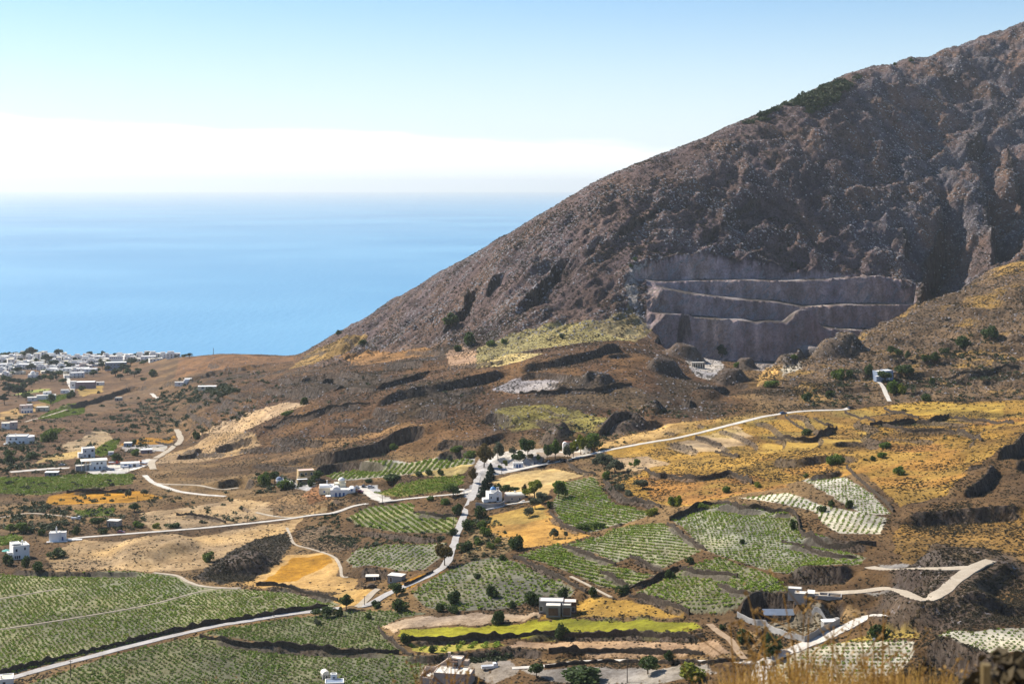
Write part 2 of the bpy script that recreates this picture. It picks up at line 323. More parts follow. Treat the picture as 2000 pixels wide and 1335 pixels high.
# brown hill and the valley behind it
STEPS = [
 (3, 560,770,600,764,640,766), (3, 690,744,740,742,790,735,830,728), (3, 860,716,900,712,950,706,1000,700), (2.5, 640,838,700,836,760,832), (2.5, 700,812,740,818,790,822), (2.5, 820,762,870,764,920,760,960,752), (2.5, 880,795,920,792,950,790), (2.5, 1040,820,1080,830,1120,836),
 (2.5, 450,880,520,872,580,868), (3, 480,905,540,908,600,912), (2.5, 350,880,400,884,450,886), (2.5, 390,770,430,776,480,778), (2.5, 560,702,600,692,650,686), (2.5, 640,682,690,676,740,672), (3, 690,664,740,660,790,664), (2.5, 1060,745,1110,748,1160,750),
 (4, 538,737,576,741,610,734,648,727,673,727,694,734,742,732), (4, 627,747,653,739,683,746), (5, 500,760,551,758,602,755,655,757),
 (3, 653,762,678,757,729,756,755,750,806,737,839,725), (5.5, 722,785,755,774,793,762,857,748,908,738,958,728,1000,718),
 (5.5, 1000,718,1051,708,1102,697,1143,687,1178,679,1217,671), (3, 515,834,559,818,607,808,643,795,722,787),
 (2, 635,818,666,818,696,820), (2, 862,777,882,781,908,782), (6, 722,794,755,804,788,812), (6, 800,802,831,803,882,812),
 (3, 525,851,551,858,602,861,643,861), (9, 597,884,653,886,704,874,742,865,780,853,818,845,838,850), (3, 556,898,589,898),
 (6, 612,920,643,908,678,902,716,902,760,908), (4, 841,867,882,861,933,859,958,852,1000,842), (4, 844,888,882,881,920,882),
 (7, 933,812,971,808,1000,822), (5, 729,714,762,709,831,707), (4, 780,686,826,684,872,686), (2.4, 541,731,643,716,722,701),
 (1.8, 362,793,413,790), (2.8, 413,789,459,791,494,794), (2.4, 418,796,446,801,481,809), (2.2, 357,809,395,817,418,827), (1.8, 293,812,331,817,357,824),
 (3, 441,767,471,767,500,762), (7, 122,797,153,787,194,775,217,768,255,755,306,750), (7, 306,748,339,742,377,737,420,724,466,719,500,712,540,706),
 (5, 413,877,433,870,466,860,500,853), (3, 341,892,382,881,397,871), (6, 418,946,446,936,471,933,500,942), (4, 402,711,433,711),
 (8, 1000,735,1051,727,1102,732,1143,741,1170,738), (4, 1015,769,1066,767,1115,762,1173,762,1194,754,1234,754), (2, 1033,791,1069,801,1102,812,1150,814),
 (9, 1155,838,1178,834,1217,822,1237,820,1265,822,1300,818), (6, 1256,785,1280,795,1308,790), (6, 1183,694,1204,691,1240,692),
 (9, 1285,704,1318,714), (8, 1275,662,1331,659,1366,671), (9, 1350,757,1382,757,1430,754), (8, 1329,776,1346,782,1360,778), (8, 1433,746,1467,750),
 (1.6, 1359,852,1382,860,1408,870), (2, 1295,863,1326,870,1367,886), (3.2, 1260,917,1285,929,1306,929,1357,934,1395,929,1433,926,1470,944),
 (2, 1397,883,1420,885,1443,892), (2, 1107,903,1132,919,1163,926), (3, 1178,939,1217,972,1255,978,1290,990),
 (3, 1500,854,1538,854,1576,856,1607,843,1635,836), (2.4, 1699,830,1729,827,1780,822,1826,818,1854,811), (2, 1857,815,1895,820,1933,824),
 (2.4, 1724,832,1767,838,1818,841,1857,843,1895,853,1918,861), (3, 1704,853,1755,855,1806,859,1831,862), (3.6, 1615,865,1653,862,1694,865,1722,872),
 (4.5, 1500,895,1551,898,1607,890,1653,890,1691,895), (3, 1882,917,1928,912), (11, 1940,884,1971,868,2000,852,2060,815), (7, 1880,960,1922,932,1950,900), (6, 1980,903,2015,898),
 (3, 1770,771,1806,763,1830,767), (5, 1849,741,1908,727,1946,719,1990,716), (2.6, 1908,716,1946,708,2010,711), (3, 1570,932,1615,925,1655,917),
 (2.6, 1500,998,1553,1006), (4, 1564,1042,1593,1052,1660,1063,1715,1065), (2.2, 1527,1058,1580,1071,1633,1087,1672,1090),
 (8, 1752,1003,1790,1000,1846,995,1920,990,2020,985), (4, 1800,1059,1846,1067,1885,1072,1936,1083), (6.5, 1530,1118,1606,1122,1680,1112),
 (5, 1734,1114,1780,1122,1842,1124), (9.5, 1440,1186,1466,1166,1484,1160,1510,1159,1555,1159,1578,1178,1596,1194), (4, 1612,1172,1662,1170), (7, 1752,1192,1800,1202),
 (10, 1786,1252,1800,1246,1846,1250,1880,1266,1926,1280,2010,1286), (4, 1780,1196,1900,1192,2060,1184), (2.2, 1003,1087,1048,1106,1080,1122,1114,1138,1144,1156),
 (1.8, 1098,1066,1133,1077,1170,1090,1202,1101), (1.8, 1173,1117,1202,1130,1229,1146), (1.8, 1231,1087,1266,1101,1295,1117), (2.2, 1229,1148,1266,1135,1293,1122,1330,1109),
 (1.8, 1324,1111,1372,1119,1441,1127), (1.8, 1402,1143,1436,1154,1468,1164), (2.4, 1229,1164,1266,1167,1300,1178,1346,1199), (1.6, 1303,1023,1346,1053,1378,1074),
 (2.2, 1308,1016,1346,997,1394,984), (1.8, 1074,1002,1093,1021,1120,1034,1144,1041), (1.6, 1183,1031,1226,1018), (3.2, 1394,984,1452,992,1500,997),
 (3.2, 1000,1243,1080,1237,1160,1240,1239,1236,1293,1240,1372,1243,1415,1248), (3.6, 1072,1273,1133,1270,1213,1271,1319,1273,1372,1278), (3, 960,1266,1010,1267,1072,1275),
 (1.2, 1117,1204,1186,1204,1346,1204), (3, 391,1244,440,1250,500,1258,580,1264,660,1269,740,1272,780,1275), (3, 779,1275,806,1279,860,1280,900,1277,1000,1270),
 (1.8, 737,1233,766,1247,782,1268), (2.2, 779,1251,872,1248,980,1243,1000,1243), (5, 673,1113,713,1111,768,1116), (2.6, 690,1035,750,1042,830,1050,882,1047),
 (2.2, 809,1001,846,1005,893,1008), (2.4, 500,1141,580,1151,660,1173), (2.2, 130,962,200,958,268,957), (3.2, 0,1112,60,1114,120,1116,300,1117), (3.5, 372,1136,430,1143,500,1140),
 (2, 345,1005,400,1008,440,1020), (2, 460,985,500,1000), (2, 240,875,330,881), (2, 65,849,120,851), (2.4, 148,840,175,843,200,847), (2, 640,985,700,990)]
for i_, s_ in enumerate(STEPS): step(s_[0]*((1.5 if s_[0] < 5.8 else 1.15) if i_ < 49 else 0.75 if i_ < 63 else 1.0), list(s_[1:]))
# rock knolls and hummocks round the quarry mouth and above the road junction
for m_ in [(1085,862,13,14,8), (1215,838,16,12,6), (1455,722,10,14,9), (1430,748,14,16,10), (1340,700,22,20,11), (1300,726,16,18,10), (1580,694,24,26,14), (1640,684,24,24,13), (1275,800,10,12,4), (1540,712,14,16,8), (1165,745,12,14,6),
           (300,1075,26,45,5), (480,1105,14,24,6), (640,992,12,20,3), (1870,1130,26,30,7), (1850,1185,22,22,6), (820,860,30,24,4), (1380,775,14,16,5), (1120,865,14,14,5)]:
    mound(*m_)
# pits cut for pumice on the lower right
for p_, d_, w_ in [([1600,1188,1650,1190], 3, 7), ([1470,1205,1560,1208], 1.0, 12)]: groove(p_, d_, w_)
# ------------------------------------------------------------------ roads: levelled into the land, then laid as ribbons
ROADS = []
def pad(u, v, rx, ry, dz=0.0):
    c = cast(u, v); rs, cs = window(np.array([c]), max(rx, ry)+8); d = np.maximum(np.abs(XX[rs, cs]-c[0])-rx, np.abs(YY[rs, cs]-c[1])-ry)
    f = 1-sstep(0.5, 6, d); ZZ[rs, cs] = ZZ[rs, cs]*(1-f)+(c[2]+dz)*f; STEEP[rs, cs] *= 1-f; return c
def plan_road(name, px, width, rgb, flat=True, smoothz=9):
    p = smooth_line(castl(px), 8)
    # even spacing
    L = np.r_[0, np.cumsum(np.hypot(*np.diff(p[:, :2], axis=0).T))]; n = max(int(L[-1]/2.0), 4); q = np.linspace(0, L[-1], n)
    p = np.stack([np.interp(q, L, p[:, i]) for i in range(3)], 1)
    z = zat(p[:, 0], p[:, 1]); k = np.ones(smoothz)/smoothz
    for _ in range(2): z = np.convolve(np.pad(z, smoothz//2, 'edge'), k, 'valid')[:n]
    p[:, 2] = z
    if flat:
        rs, cs = window(p, width*0.5+9); x, y = XX[rs, cs], YY[rs, cs]; best = np.full(x.shape, 1e9); zz = np.zeros(x.shape)
        for i in range(n):
            d = np.hypot(x-p[i, 0], y-p[i, 1]); m = d < best; best[m] = d[m]; zz[m] = z[i]
        f = 1-sstep(width*0.5+1.6, width*0.5+7.5, best); ZZ[rs, cs] = ZZ[rs, cs]*(1-f)+(zz-0.14)*f
        STEEP[rs, cs] *= (1-f)
    ROADS.append((name, p, width, rgb)); return p
PALE = (0.52, 0.49, 0.44); DUST = (0.40, 0.345, 0.27); ASPH = (0.40, 0.385, 0.37)
plan_road('road', [1660,796,1640,800,1560,803,1500,812,1440,825,1300,858,1180,880,1100,898,1040,910,985,922,950,926], 3.9, PALE)
plan_road('road', [940,898,940,905,938,915,932,935,926,958,918,980,905,1010,893,1040,885,1065,872,1098,850,1116,800,1140,760,1158,720,1178,690,1184,640,1190,560,1200,480,1212,420,1222,350,1238,250,1262,150,1288,60,1312,-40,1340], 3.5, ASPH)
plan_road('road', [925,955,900,962,850,968,780,975,700,985,650,1000,600,1008,500,1020,400,1030,300,1038,220,1044,150,1050,100,1058], 3.0, PALE)
plan_road('track', [345,838,350,848,352,860,335,875,305,893,296,905,300,915], 4.6, DUST)
plan_road('track', [283,928,300,942,345,958,395,965,440,968], 3.4, PALE)
plan_road('track', [300,943,360,946,420,950,465,952], 2.4, DUST)
plan_road('track', [1480,1330,1500,1290,1570,1260,1640,1230,1700,1205,1742,1193], 4.8, PALE)
plan_road('track', [1590,1162,1680,1154,1750,1149,1800,1160,1840,1152,1870,1132,1900,1108,1936,1092], 4.6, DUST)
plan_road('track', [1700,1108,1760,1106,1830,1106,1895,1106], 5.0, DUST)
plan_road('path', [1000,1306,1070,1298,1150,1291,1250,1290,1400,1290,1460,1288,1505,1290], 2.6, PALE)
plan_road('track', [1385,1218,1405,1234,1425,1248,1440,1268,1455,1286], 2.4, (0.33, 0.24, 0.16))
plan_road('path', [560,1030,566,1042,576,1062,610,1072,650,1085,664,1105,668,1124,680,1126], 1.4, DUST)
plan_road('track', [700,1186,712,1172,730,1155,738,1148], 3.0, DUST)
plan_road('path', [0,1228,150,1205,300,1178,400,1155,470,1147], 0.8, DUST)
plan_road('path', [-10,1170,60,1158,110,1150], 0.7, DUST)
plan_road('path', [300,1118,345,1123,368,1136,400,1143,470,1149], 2.0, DUST)
plan_road('path', [1114,1125,1149,1141,1195,1165], 1.4, DUST)
plan_road('path', [1712,738,1722,750,1728,764,1738,784], 2.6, PALE)
plan_road('road', [126,728,133,742,142,760], 6.0, PALE)
plan_road('track', [296,768,302,774,308,778], 4.0, PALE)
plan_road('road', [20,921,70,917,110,914,160,913,215,913,250,907,280,902,298,897], 5.0, PALE)
plan_road('path', [50,823,80,815,110,806,140,800], 3.0, DUST)
plan_road('road', [706,952,722,962,738,974,760,978], 5.0, PALE)
plan_road('path', [0,1010,60,1002,140,1008], 1.6, DUST)
plan_road('path', [500,1000,560,1010,640,1002], 2.0, DUST)
plan_road('path', [930,990,960,988,1000,983,1050,975], 1.6, PALE)
# level yards
def pad(u, v, rx, ry, dz=0.0):
    c = cast(u, v); rs, cs = window(np.array([c]), max(rx, ry)+8); d = np.maximum(np.abs(XX[rs, cs]-c[0])-rx, np.abs(YY[rs, cs]-c[1])-ry)
    f = 1-sstep(0.5, 6, d); ZZ[rs, cs] = ZZ[rs, cs]*(1-f)+(c[2]+dz)*f; STEEP[rs, cs] *= 1-f; return c
for p_ in [(945,915,12,12), (1000,912,16,10), (655,966,14,9), (725,955,10,8), (602,935,9,7), (185,914,16,9), (235,908,12,8), (45,1082,6,6), (112,1055,6,6), (968,982,9,8), (1090,1190,8,6), (870,1320,13,10), (1080,885,14,8), (1120,889,12,6), (640,1322,5,5)]: pad(*p_)

# ------------------------------------------------------------------ colour of the ground (what the soil, straw, scrub and rock are themselves)
ALB = np.zeros((NR, NC, 3), np.float32); KND = np.zeros((NR, NC, 3), np.float32)    # KND: rock, scrub, stubble
def blend(mask, rgb, k=None):
    m = mask[..., None]; ALB[:] = ALB*(1-m)+np.array(rgb, np.float32)*m
    if k is not None: KND[:] = KND*(1-m)+np.array(k, np.float32)*m
ALB[:] = (0.13, 0.08, 0.040); KND[:] = (0.05, 0.45, 0.3)
n60 = fbm(XX, YY, 60, 4, 101); n25 = fbm(XX, YY, 25, 4, 105)
blend(sstep(-0.1, 0.3, n60), (0.19, 0.125, 0.062))
left = sstep(900, 1100, YY)*(1-sstep(250, 420, UU)); blend(left*0.8, (0.15, 0.088, 0.05), (0.03, 0.6, 0.2))
blend(HILL, (0.112, 0.064, 0.037), (0.16, 0.75, 0.1)); blend(HILL*sstep(0.05, 0.35, n60)*0.8, (0.15, 0.085, 0.04), (0.05, 0.6, 0.3)); blend(HILL*sstep(0.1, 0.4, -n60)*0.7, (0.075, 0.058, 0.04), (0.35, 0.8, 0.05))
blend(SPUR, (0.17, 0.115, 0.07), (0.22, 0.75, 0.15)); blend(SPUR*sstep(0.1, 0.4, n25), (0.26, 0.17, 0.065), (0.05, 0.5, 0.3))
blend(MASK_M, (0.158, 0.117, 0.112), (0.46, 0.40, 0.0)); blend(MASK_M*sstep(0.0, 0.4, rib)*0.6, (0.19, 0.130, 0.108), (0.3, 0.4, 0.0))
blend(MASK_M*sstep(0.0, 0.35, n25)*0.5, (0.175, 0.115, 0.088), (0.3, 0.4, 0))
blend(crag*sstep(-0.2, 0.3, -n25), (0.155, 0.135, 0.138), (0.6, 0.35, 0))
def inpoly(px, grow=2.5, world=None):
    w = castl(px) if world is None else world; rs, cs = window(w, 6); x = XX[rs, cs]+grow*vnoise(XX[rs, cs], YY[rs, cs], 6, 81); y = YY[rs, cs]+grow*1.5*vnoise(XX[rs, cs], YY[rs, cs], 7, 82)
    ins = np.zeros(x.shape, bool); n = len(w)
    for i in range(n):
        x1, y1 = w[i, :2]; x2, y2 = w[(i+1) % n, :2]
        if abs(y2-y1) < 1e-9: continue
        c = ((y1 > y) != (y2 > y)) & (x < (x2-x1)*(y-y1)/(y2-y1)+x1); ins ^= c
    return rs, cs, ins, w
def field(px, rgb, k=(0, 0.1, 0.2), grow=2.5, soft=None):
    rs, cs, ins, w = inpoly(px, grow); m = ins.astype(np.float32)
    if soft is not None: m *= sstep(-0.15, 0.2, soft[rs, cs])
    m = m[..., None]; ALB[rs, cs] = ALB[rs, cs]*(1-m)+np.array(rgb, np.float32)*m; KND[rs, cs] = KND[rs, cs]*(1-m)+np.array(k, np.float32)*m
    return w
GOLD = (0.38, 0.235, 0.062); ORG = (0.40, 0.205, 0.033); STRAW = (0.38, 0.27, 0.13); TAN = (0.34, 0.24, 0.15); BRN = (0.24, 0.125, 0.05); DARK = (0.075, 0.062, 0.05)
PUM = (0.28, 0.26, 0.23); PUML = (0.54, 0.505, 0.40); OLV = (0.17, 0.19, 0.05); YEL = (0.27, 0.26, 0.035); RED = (0.30, 0.155, 0.075); GREY = (0.33, 0.31, 0.29)
# plateau of stubble on the right
field([1180,890,1450,828,1640,802,1760,786,2060,780,2060,850,1960,872,1900,905,1850,962,1760,990,1690,925,1560,938,1440,968,1345,988,1280,985,1200,945,1265,915,1240,895], (0.37, 0.225, 0.06), (0, 0.4, 0.8))
field([1240,930,1340,925,1480,930,1540,950,1440,966,1345,985,1280,978], (0.34,0.18,0.06), (0,0.45,0.6), soft=n25+0.25)
field([1480,895,1700,900,1860,880,1930,880,1880,930,1760,985,1690,925,1560,935], (0.36, 0.20, 0.06), (0, 0.4, 0.6), soft=n25+0.1)
field([1700,850,1850,820,2060,815,2060,845,1960,868,1880,880,1720,880], (0.33, 0.17, 0.055), (0, 0.4, 0.5), soft=n60+0.1)
field([1190,890,1300,862,1440,830,1490,818,1510,812,1640,801,1500,812,1300,855,1180,878], GOLD, (0,0.15,0.6))
field([1170,872,1270,838,1400,818,1490,812,1440,822,1300,854,1180,876], (0.50,0.33,0.14), (0,0.25,0.5))
field([1300,872,1375,850,1440,830,1482,858,1400,882,1360,888], (0.52,0.38,0.22), (0,0.05,0.7))
field([1180,900,1260,890,1310,905,1240,920,1190,915], (0.46,0.33,0.19), (0,0.3,0.4))
field([1500,860,1620,845,1700,835,1690,862,1560,880,1480,885], (0.45,0.30,0.085), (0,0.2,0.9), soft=n25+0.15)
field([1530,808,1640,802,1700,800,1690,822,1640,830,1570,830], (0.44,0.29,0.085), (0,0.15,0.9)); field([1740,790,1830,786,1960,786,1960,810,1860,806,1750,812], (0.45,0.30,0.075), (0,0.15,0.9))
field([1960,1000,2060,990,2060,1090,1900,1105,1760,1100,1740,1050,1770,1020], (0.24,0.145,0.05), (0,0.7,0.4)); field([1830,1075,1940,1090,1900,1108,1800,1104], (0.45,0.31,0.07), (0,0.35,0.4), soft=n25+0.2)
field([1790,1150,1900,1110,2060,1090,2060,1220,1790,1220,1740,1190], (0.17,0.105,0.05), (0.05,0.85,0.2)); field([1795,1170,1880,1150,1960,1165,1960,1190,1800,1195], (0.30,0.18,0.06), (0,0.5,0.4), soft=n25+0.2)
field([1440,1225,1530,1258,1610,1225,1660,1180,1740,1190,1690,1205,1560,1262,1500,1286,1440,1270], (0.27,0.18,0.09), (0.15,0.6,0.2)); field([1640,1252,1740,1210,1790,1222,1790,1245,1690,1248], (0.40,0.30,0.09), (0,0.4,0.4))
field([1680,1156,1750,1149,1830,1142,1856,1146,1845,1156,1790,1166,1720,1160], (0.36,0.33,0.285), (0,0.1,0)); field([1715,1104,1760,1101,1890,1102,1880,1111,1740,1111], (0.36,0.33,0.285), (0,0.1,0))
field([1465,1205,1560,1205,1640,1210,1560,1250,1470,1225], (0.24,0.21,0.16), (0.1,0.5,0.1))
blend(PB*sstep(.0, .3, fbm(XX, YY, 38, 3, 191))*.8, (0.20, 0.115, 0.042), (0, .55, .5)); blend(PB*sstep(.1, .35, fbm(XX, YY, 30, 3, 195))*.5, (0.22, 0.18, 0.06), (0, .5, .5))
# fields of the valley floor
VF = {}     # vineyard outlines in world metres
def vineyard(key, px, soil, k=(0, 0.05, 0.0)): VF[key] = field(px, soil, k, grow=1.2)
field([90,985,96,968,150,959,280,958,322,972,250,981], ORG, (0,0.1,0.7)); field([235,868,280,854,342,850,338,864,262,868], ORG, (0,0.1,0.6)); field([238,872,262,868,335,866,322,881,245,882], (0.42,0.40,0.38), (0,0.05,0.2))
field([90,1088,150,1052,300,1046,500,1026,590,1012,565,1042,500,1052,400,1110,300,1115,110,1116], (0.40,0.28,0.15), (0.0,0.3,0.6)); field([280,1000,460,975,540,980,640,985,640,1000,500,1016,300,1035,270,1015], (0.42,0.30,0.17), (0,0.25,0.5))
field([395,1115,450,1076,500,1052,560,1038,572,1058,545,1095,500,1134,430,1142,375,1128], DARK, (0.1,0.95,0)); field([575,1035,640,1025,680,1045,700,1070,640,1078,590,1066], (0.16,0.115,0.075), (0.1,0.9,0))
field([478,1140,560,1085,640,1078,662,1098,662,1124,700,1130,690,1160,600,1150,540,1148], (0.50,0.32,0.13), (0,0.2,0.6)); field([540,1120,570,1088,640,1083,655,1098,620,1112,580,1132,500,1142], ORG, (0,0.1,0.8)); field([640,1165,700,1150,735,1152,700,1182,670,1185], (0.52,0.33,0.12), (0,0.2,0.6))
field([762,1152,800,1132,850,1111,866,1116,800,1146], ORG, (0,0.1,0.8)); field([775,1243,782,1230,860,1226,1000,1219,1100,1209,1250,1208,1350,1215,1370,1226,1340,1236,1200,1236,980,1243,800,1250], YEL, (0,0.03,0.5))
field([745,1222,800,1205,960,1198,1050,1196,1060,1206,980,1215,860,1222,790,1226,768,1236], (0.42,0.32,0.22), (0,0.1,0.6)); field([1060,1210,1120,1176,1150,1168,1220,1168,1300,1184,1345,1203,1200,1206,1120,1205], GOLD, (0,0.25,0.7))
field([985,1262,1010,1250,1200,1245,1400,1252,1432,1280,1320,1270,1080,1268], (0.36,0.25,0.16), (0,0.2,0.5)); field([1010,1308,1130,1298,1380,1298,1405,1316,1260,1335,1100,1335,1060,1320], (0.31,0.28,0.24), (0,0.15,0.2)); field([1040,1290,1100,1284,1250,1282,1420,1280,1440,1288,1250,1288,1100,1292], (0.27,0.185,0.09), (0,0.5,0.3))
field([945,1010,1000,995,1060,984,1078,1005,1120,1036,1150,1046,1100,1060,1020,1070,970,1060,950,1035], (0.52,0.30,0.09), (0,0.2,0.9)); field([955,1008,1000,996,1060,985,1070,1010,1020,1022,960,1026], (0.46,0.31,0.095), (0,0.15,0.9))
field([960,940,1000,925,1080,915,1140,925,1090,945,1060,975,1000,965], (0.52,0.38,0.18), (0,0.12,0.6)); field([930,905,940,896,1000,880,1080,878,1160,875,1150,884,1040,908,985,925,960,930,948,960,915,975,900,962,925,945], (0.52,0.49,0.45), (0,0,0)); field([1045,884,1140,880,1135,890,1060,900], (0.40,0.32,0.24), (0,0.1,0.1))
field([695,948,740,945,745,962,770,978,730,976,705,960], (0.58,0.56,0.52), (0,0,0)); field([560,935,600,945,640,950,640,960,560,950], (0.55,0.53,0.49), (0,0,0)); field([160,918,290,895,300,905,240,925,190,928], (0.58,0.56,0.52), (0,0,0))
field([640,930,700,915,800,902,870,893,930,896,925,906,800,927,690,936,650,936], (0.36,0.345,0.30), (0,0,0)); field([800,928,870,912,925,906,905,926,850,930], (0.46,0.35,0.14), (0,0.15,0.6)); field([930,1030,990,1050,1010,1068,960,1090,900,1095,915,1050], (0.24,0.17,0.085), (0,0.85,0))
field([575,960,640,950,700,985,620,1000,540,1008,520,985], (0.27,0.175,0.09), (0.1,0.75,0.1)); field([620,945,660,975,600,985,590,965], RED, (0.05,0.5,0.2))
# brown hill: paler crowns, pumice cuts, yellow broom
field([1000,742,1080,742,1160,742,1170,756,1060,762,1000,768,960,760], (0.31,0.285,0.28), (0.3,0.1,0)); field([960,800,1080,790,1180,815,1220,815,1150,850,1060,835,1000,845], (0.24,0.21,0.07), (0.1,0.75,0.1), soft=n25+0.1)
field([1090,745,1260,760,1260,800,1080,790], (0.145,0.10,0.06), (0.15,0.85,0)); field([500,905,600,860,700,850,800,825,838,838,740,852,640,876,540,905], (0.24,0.145,0.07), (0,0.5,0.3)); field([500,800,560,785,600,790,540,812,470,845,380,848,420,830], (0.46,0.33,0.20), (0.0,0.15,0.4)); field([410,850,490,842,510,870,430,895,320,905,300,905,330,885], (0.34,0.235,0.13), (0.05,0.4,0.3))
field([640,700,700,690,760,690,830,678,860,690,780,702,700,714], (0.29,0.165,0.075), (0,0.4,0.3)); field([560,722,640,700,720,660,680,655,600,690], (0.29,0.19,0.075), (0,0.5,0.3)); field([870,690,900,672,940,690,930,715,880,722], (0.42,0.28,0.18), (0.05,0.3,0.2)); field([930,720,1000,690,1100,675,1240,665,1220,640,1100,632,980,660,930,680], (0.33,0.285,0.13), (0.3,0.75,0.1)); field([930,712,1000,690,1060,690,1020,704,960,716], (0.50,0.40,0.19), (0.05,0.2,0.3)); field([1150,640,1230,590,1280,650,1240,668], (0.36,0.29,0.15), (0.2,0.6,0.1))
field([1220,550,1236,520,1262,506,1250,540,1246,590,1280,640,1262,640,1230,590], (0.42,0.385,0.34), (0.4,0.3,0), soft=n25+0.2)
field([350,700,430,692,560,695,590,698,500,712,420,722,340,740], (0.21,0.115,0.058), (0.03,0.55,0.1)); field([130,800,260,757,340,742,300,770,180,810], (0.17,0.11,0.065), (0.05,0.7,0)); field([160,775,200,765,200,750,150,760], (0.40,0.27,0.09), (0,0.3,0.3)); field([0,805,60,790,110,782,90,795,40,815,0,822], (0.36,0.235,0.10), (0,0.2,0.4)); field([20,772,90,765,100,758,60,762], (0.28,0.31,0.09), (0,0.05,0.1))
field([120,870,200,840,240,870,150,895], (0.40,0.30,0.18), (0,0.3,0.3)); field([70,905,140,895,240,868,150,880,90,890], (0.46,0.33,0.14), (0,0.2,0.5))
field([860,1285,930,1275,1000,1290,1010,1320,960,1335,930,1320], (0.27,0.235,0.195), (0,0.1,0)); field([480,1300,560,1275,600,1290,560,1320], (0.44,0.40,0.34), (0,0.2,0), soft=n25+0.1)
field([1290,662,1370,665,1380,690,1330,690], (0.24,0.12,0.05), (0.05,0.5,0)); field([1340,706,1400,700,1430,722,1360,735], (0.44,0.41,0.38), (0.2,0.1,0)); field([1460,690,1560,705,1520,720,1440,712], (0.30,0.26,0.23), (0.2,0.4,0)); field([1505,712,1560,706,1570,718,1530,735], (0.48,0.44,0.37), (0.2,0.1,0)); field([1480,740,1500,716,1530,712,1510,740,1480,755], (0.50,0.32,0.13), (0,0.15,0.3))
# vineyards: pumice soil under low bush vines
vineyard('long', [0,1121,150,1119,300,1119,350,1124,372,1141,470,1151,560,1152,640,1167,660,1181,600,1191,480,1208,400,1219,300,1245,150,1282,-30,1328,-60,1200], (0.230, 0.227, 0.136)); vineyard('lower', [30,1345,200,1285,330,1252,395,1240,500,1262,640,1272,780,1280,835,1290,812,1345,500,1350], (0.166, 0.165, 0.100))
vineyard('middle', [396,1236,560,1208,660,1194,720,1192,835,1196,780,1206,740,1226,762,1250,786,1270,640,1264,500,1252,430,1242], (0.147, 0.149, 0.089)); vineyard('roadside', [805,1157,842,1132,900,1102,960,1087,1010,1097,1060,1122,1122,1152,1110,1167,1060,1162,1000,1187,900,1192,830,1187], (0.205, 0.198, 0.142))
vineyard('fan', [1012,1085,1090,1061,1140,1082,1200,1105,1280,1122,1232,1146,1180,1146,1110,1116], (0.224, 0.220, 0.142)); vineyard('crown', [1106,1062,1180,1046,1205,1030,1245,1025,1292,1021,1372,1075,1340,1088,1290,1112,1232,1086,1200,1098], (0.275, 0.270, 0.184))
vineyard('slope', [1312,1012,1392,986,1480,990,1556,1010,1566,1040,1690,1088,1680,1102,1560,1118,1500,1114,1400,1082,1372,1070], (0.269, 0.264, 0.192)); vineyard('apron', [1242,1156,1332,1112,1402,1087,1500,1120,1555,1152,1480,1160,1440,1184,1400,1200,1340,1190], (0.217, 0.208, 0.131))
vineyard('shelf', [1442,972,1540,962,1600,985,1640,992,1735,1012,1716,1042,1640,1040,1605,1020,1592,998,1500,978], PUML); vineyard('upper', [1568,936,1650,932,1700,962,1740,1003,1690,1005,1640,978,1600,954], PUML)
vineyard('tongue', [1080,985,1098,942,1160,931,1172,950,1200,985,1278,1000,1255,1012,1190,1028,1150,1040,1120,1030,1092,1012], (0.243, 0.234, 0.168)); vineyard('bowl', [680,1010,720,990,805,982,812,1002,885,1008,895,1015,880,1040,780,1040,700,1026], (0.256, 0.253, 0.142))
vineyard('flat', [675,1095,702,1070,780,1062,872,1060,860,1090,830,1111,770,1113,690,1106], (0.237, 0.227, 0.168)); vineyard('strip', [640,930,700,917,800,905,870,896,925,899,920,905,800,925,690,935,650,935], (0.269, 0.264, 0.168)); vineyard('wild', [732,962,770,950,850,932,908,928,903,945,860,960,780,972], (0.192, 0.184, 0.052), (0,0.3,0.2))
vineyard('west', [-40,932,80,932,150,926,262,926,258,945,150,955,80,966,-40,962], (0.211, 0.217, 0.094)); vineyard('pale', [1505,1292,1600,1257,1690,1252,1788,1252,1778,1290,1756,1312,1600,1345,1470,1345], PUML); vineyard('ledge', [1830,1240,1900,1231,2060,1226,2060,1276,1940,1275,1880,1262], PUML)
vineyard('far', [70,818,100,802,162,794,166,806,112,817], (0.192, 0.191, 0.089)); vineyard('plot', [142,997,225,992,220,1006,160,1010], (0.160, 0.165, 0.063)); vineyard('saplings', [800,1258,975,1250,985,1260,860,1274,815,1272], (0.320, 0.290, 0.073)); vineyard('garden', [-20,1048,35,1044,48,1058,0,1066], (0.141, 0.158, 0.042)); vineyard('terrace', [180,885,215,860,235,858,225,880,200,892], (0.205, 0.204, 0.089)); vineyard('ridge', [72,782,130,770,140,772,100,790], (0.173, 0.178, 0.073))
blend(MASK_M*sstep(1470, 1500, UU)*0, BRN)
for rs_, cs_, m_, h_ in MOUNDS:
    if h_ > 5.5: m_ = m_[..., None]*.9; ALB[rs_, cs_] = ALB[rs_, cs_]*(1-m_)+np.array((0.11, 0.085, 0.068), np.float32)*m_; KND[rs_, cs_] = KND[rs_, cs_]*(1-m_)+np.array((.6, .6, 0), np.float32)*m_
# the dark green wood high on the shoulder keeps the mountain's soil
pale_band = QMASK & (gz0 < 0.35); ALB[pale_band] = np.array((0.42, 0.37, 0.34))*(0.28+1.9*np.clip(fbm(XX, YY, 22, 3, 93)[pale_band]+.12, 0, .5))[:, None]; KND[pale_band] = (0.5, 0.1, 0)
face = QMASK & (gz0 >= 0.35); qn = fbm(XX*3, YY*0.4+ZZ*0.6, 14, 3, 91); ALB[face] = np.array((0.45, 0.345, 0.325))*(1+0.5*qn[face])[:, None]; KND[face] = (0.75, 0.05, 0)

